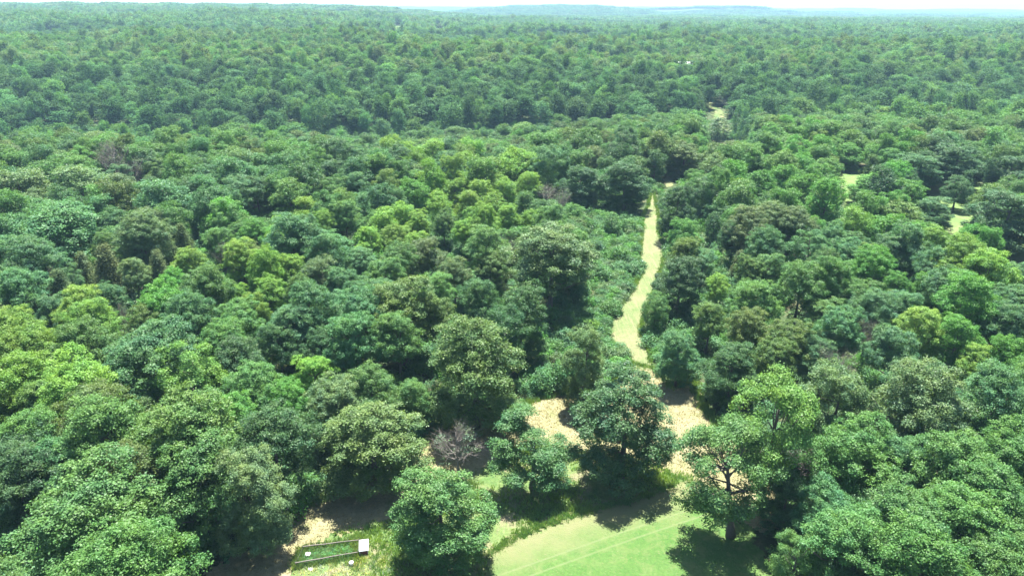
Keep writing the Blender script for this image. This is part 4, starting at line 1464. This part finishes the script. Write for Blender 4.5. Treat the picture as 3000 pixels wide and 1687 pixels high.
# ------------------------------------------------------------------ white bench beside the track
bb = at(1875, 776)
bench = empty('garden_bench', (bb[0], bb[1], th(bb[0], bb[1]) + 0.35), 0.1)
tag(bench, 'white bench with dark slats in the brambles beside the track', 'bench')
for s in (-1, 1):
    link('side_panel', MB().box((s * 0.62, 0, 0.55), (0.34, 0.55, 0.10), ((1, 0, 0), (0, 0.87, -0.5), (0, 0.5, 0.87))).box((s * 0.62, 0.18, 0.25), (0.30, 0.06, 0.6)).mesh('side_panel', M_PALE), bench)
for k in range(4):
    link('slat', MB().box((0, -0.18 + 0.13 * k, 0.42 + 0.05 * k), (0.9, 0.08, 0.05)).mesh('slat', M_DARK), bench)
link('leg', MB().box((-0.5, -0.2, 0.05), (0.07, 0.07, 0.75)).mesh('leg', M_DARK), bench)
link('leg', MB().box((0.5, -0.2, 0.05), (0.07, 0.07, 0.75)).mesh('leg', M_DARK), bench)

# ------------------------------------------------------------------ white-roofed house far off, power line, broken snag
hp = at(2003, 243)
hd_ = float(np.hypot(hp[0], hp[1]))
house = empty('house', (hp[0], hp[1], th(hp[0], hp[1]) + 4.0), 0.1)
tag(house, 'distant house with a white metal roof among the trees', 'house')
M_WALLS = plain('pale_siding', (0.20, 0.19, 0.17), 0.8, 0.08, 1.0)
link('wall', MB().box((0, 0, 4.5), (11.5, 7.5, 13)).mesh('wall', M_WALLS), house)
mbr = MB()
sl = math.radians(24)
for s in (-1, 1):
    rot = ((1, 0, 0), (0, math.cos(sl), -s * -math.sin(sl)), (0, s * -math.sin(sl), math.cos(sl)))
    mbr.box((0, s * 2.15, 12.0), (12.6, 4.9, 0.18), ((1, 0, 0), (0, math.cos(sl), s * math.sin(sl)), (0, -s * math.sin(sl), math.cos(sl))))
link('roof', mbr.mesh('roof', M_WHITE), house)


def power_line(pts, name, label, n_wire=3, sag=1.2, hw=10.5):
    base = np.array([pts[0][0], pts[0][1], th(pts[0][0], pts[0][1])])
    o = empty(name, tuple(base))
    tag(o, label, 'power line')
    ends = []
    dirv = np.array(pts[-1][:2]) - np.array(pts[0][:2])
    nrm = np.array([-dirv[1], dirv[0]]) / np.linalg.norm(dirv)
    for p in pts:
        z = th(p[0], p[1]) - base[2]
        q = np.array([p[0] - base[0], p[1] - base[1], z])
        link('pole', MB().tube([q, q + (0, 0, hw + 0.6)], [0.16, 0.11], 7).mesh('pole', BARK), o)
        w = np.array([nrm[0], nrm[1], 0])
        link('cross_arm', MB().tube([q + (0, 0, hw - 0.2) - w * 1.4, q + (0, 0, hw - 0.2) + w * 1.4], [0.07, 0.07], 4).mesh('cross_arm', BARK), o)
        ends.append([q + (0, 0, hw) + w * s for s in (-1.3, 0.0, 1.3)][:n_wire])
    for a, b in zip(ends[:-1], ends[1:]):
        for i in range(n_wire):
            P = [a[i] * (1 - t) + b[i] * t - np.array([0, 0, sag * 4 * t * (1 - t)]) for t in np.linspace(0, 1, 9)]
            link('wire', MB().tube(P, [0.035] * 9, 4).mesh('wire', M_WIRE), o)


power_line([at(2079, 292), at(2155, 392), at(2260, 455)], 'power_line', 'overhead power line crossing the cleared strip')

sp_ = at(1300, 452)
snag = empty('fallen_snag', (sp_[0], sp_[1], th(sp_[0], sp_[1])), 0.3)
tag(snag, 'white broken snag beside the round trees at the creek', 'dead tree')
link('trunk', MB().tube([(0, 0, -0.2), (0.3, 0.1, 6), (1.2, 0.2, 11), (2.4, 0.2, 14.5)], [0.35, 0.28, 0.2, 0.08], 7).mesh('trunk', DEADBARK), snag)
link('branch', MB().tube([(0.4, 0.1, 7), (-1.2, 0.2, 10.5), (-2.2, 0.1, 13.5)], [0.2, 0.13, 0.04], 5).mesh('branch', DEADBARK), snag)
link('branch', MB().tube([(1.0, 0.2, 10), (3.0, 0.0, 11.5)], [0.16, 0.05], 5).mesh('branch', DEADBARK), snag)

# ------------------------------------------------------------------ the air
hz, nt, p = mat('haze')
out = nt.nodes['Material Output']
nt.nodes.remove(p)
vol = node(nt, 'ShaderNodeVolumePrincipled')
vol.inputs['Color'].default_value = (0.47, 0.75, 1.0, 1)
vol.inputs['Density'].default_value = 1.15e-4
vol.inputs['Anisotropy'].default_value = 0.0
nt.links.new(vol.outputs[0], out.inputs['Volume'])
try:
    hz.cycles.homogeneous_volume = True
except Exception:
    pass
zs = [v for v in (float(terrain(np.array([0.0]), np.array([0.0]))[0]),)]
gme = bpy.data.objects['ground'].data
co = np.empty(len(gme.vertices) * 3, np.float32)
gme.vertices.foreach_get('co', co)
zmin, zmax = float(co[2::3].min()), float(co[2::3].max())
ztop = max(CAM_Z + 3, zmax + 24)
hb = MB().box((0, 0, (zmin - 1 + ztop) / 2), (32000, 32000, ztop - zmin + 1))
haze = link('haze', hb.mesh('haze', hz))
tag(haze, 'thin summer haze over the whole wood', kind='stuff')
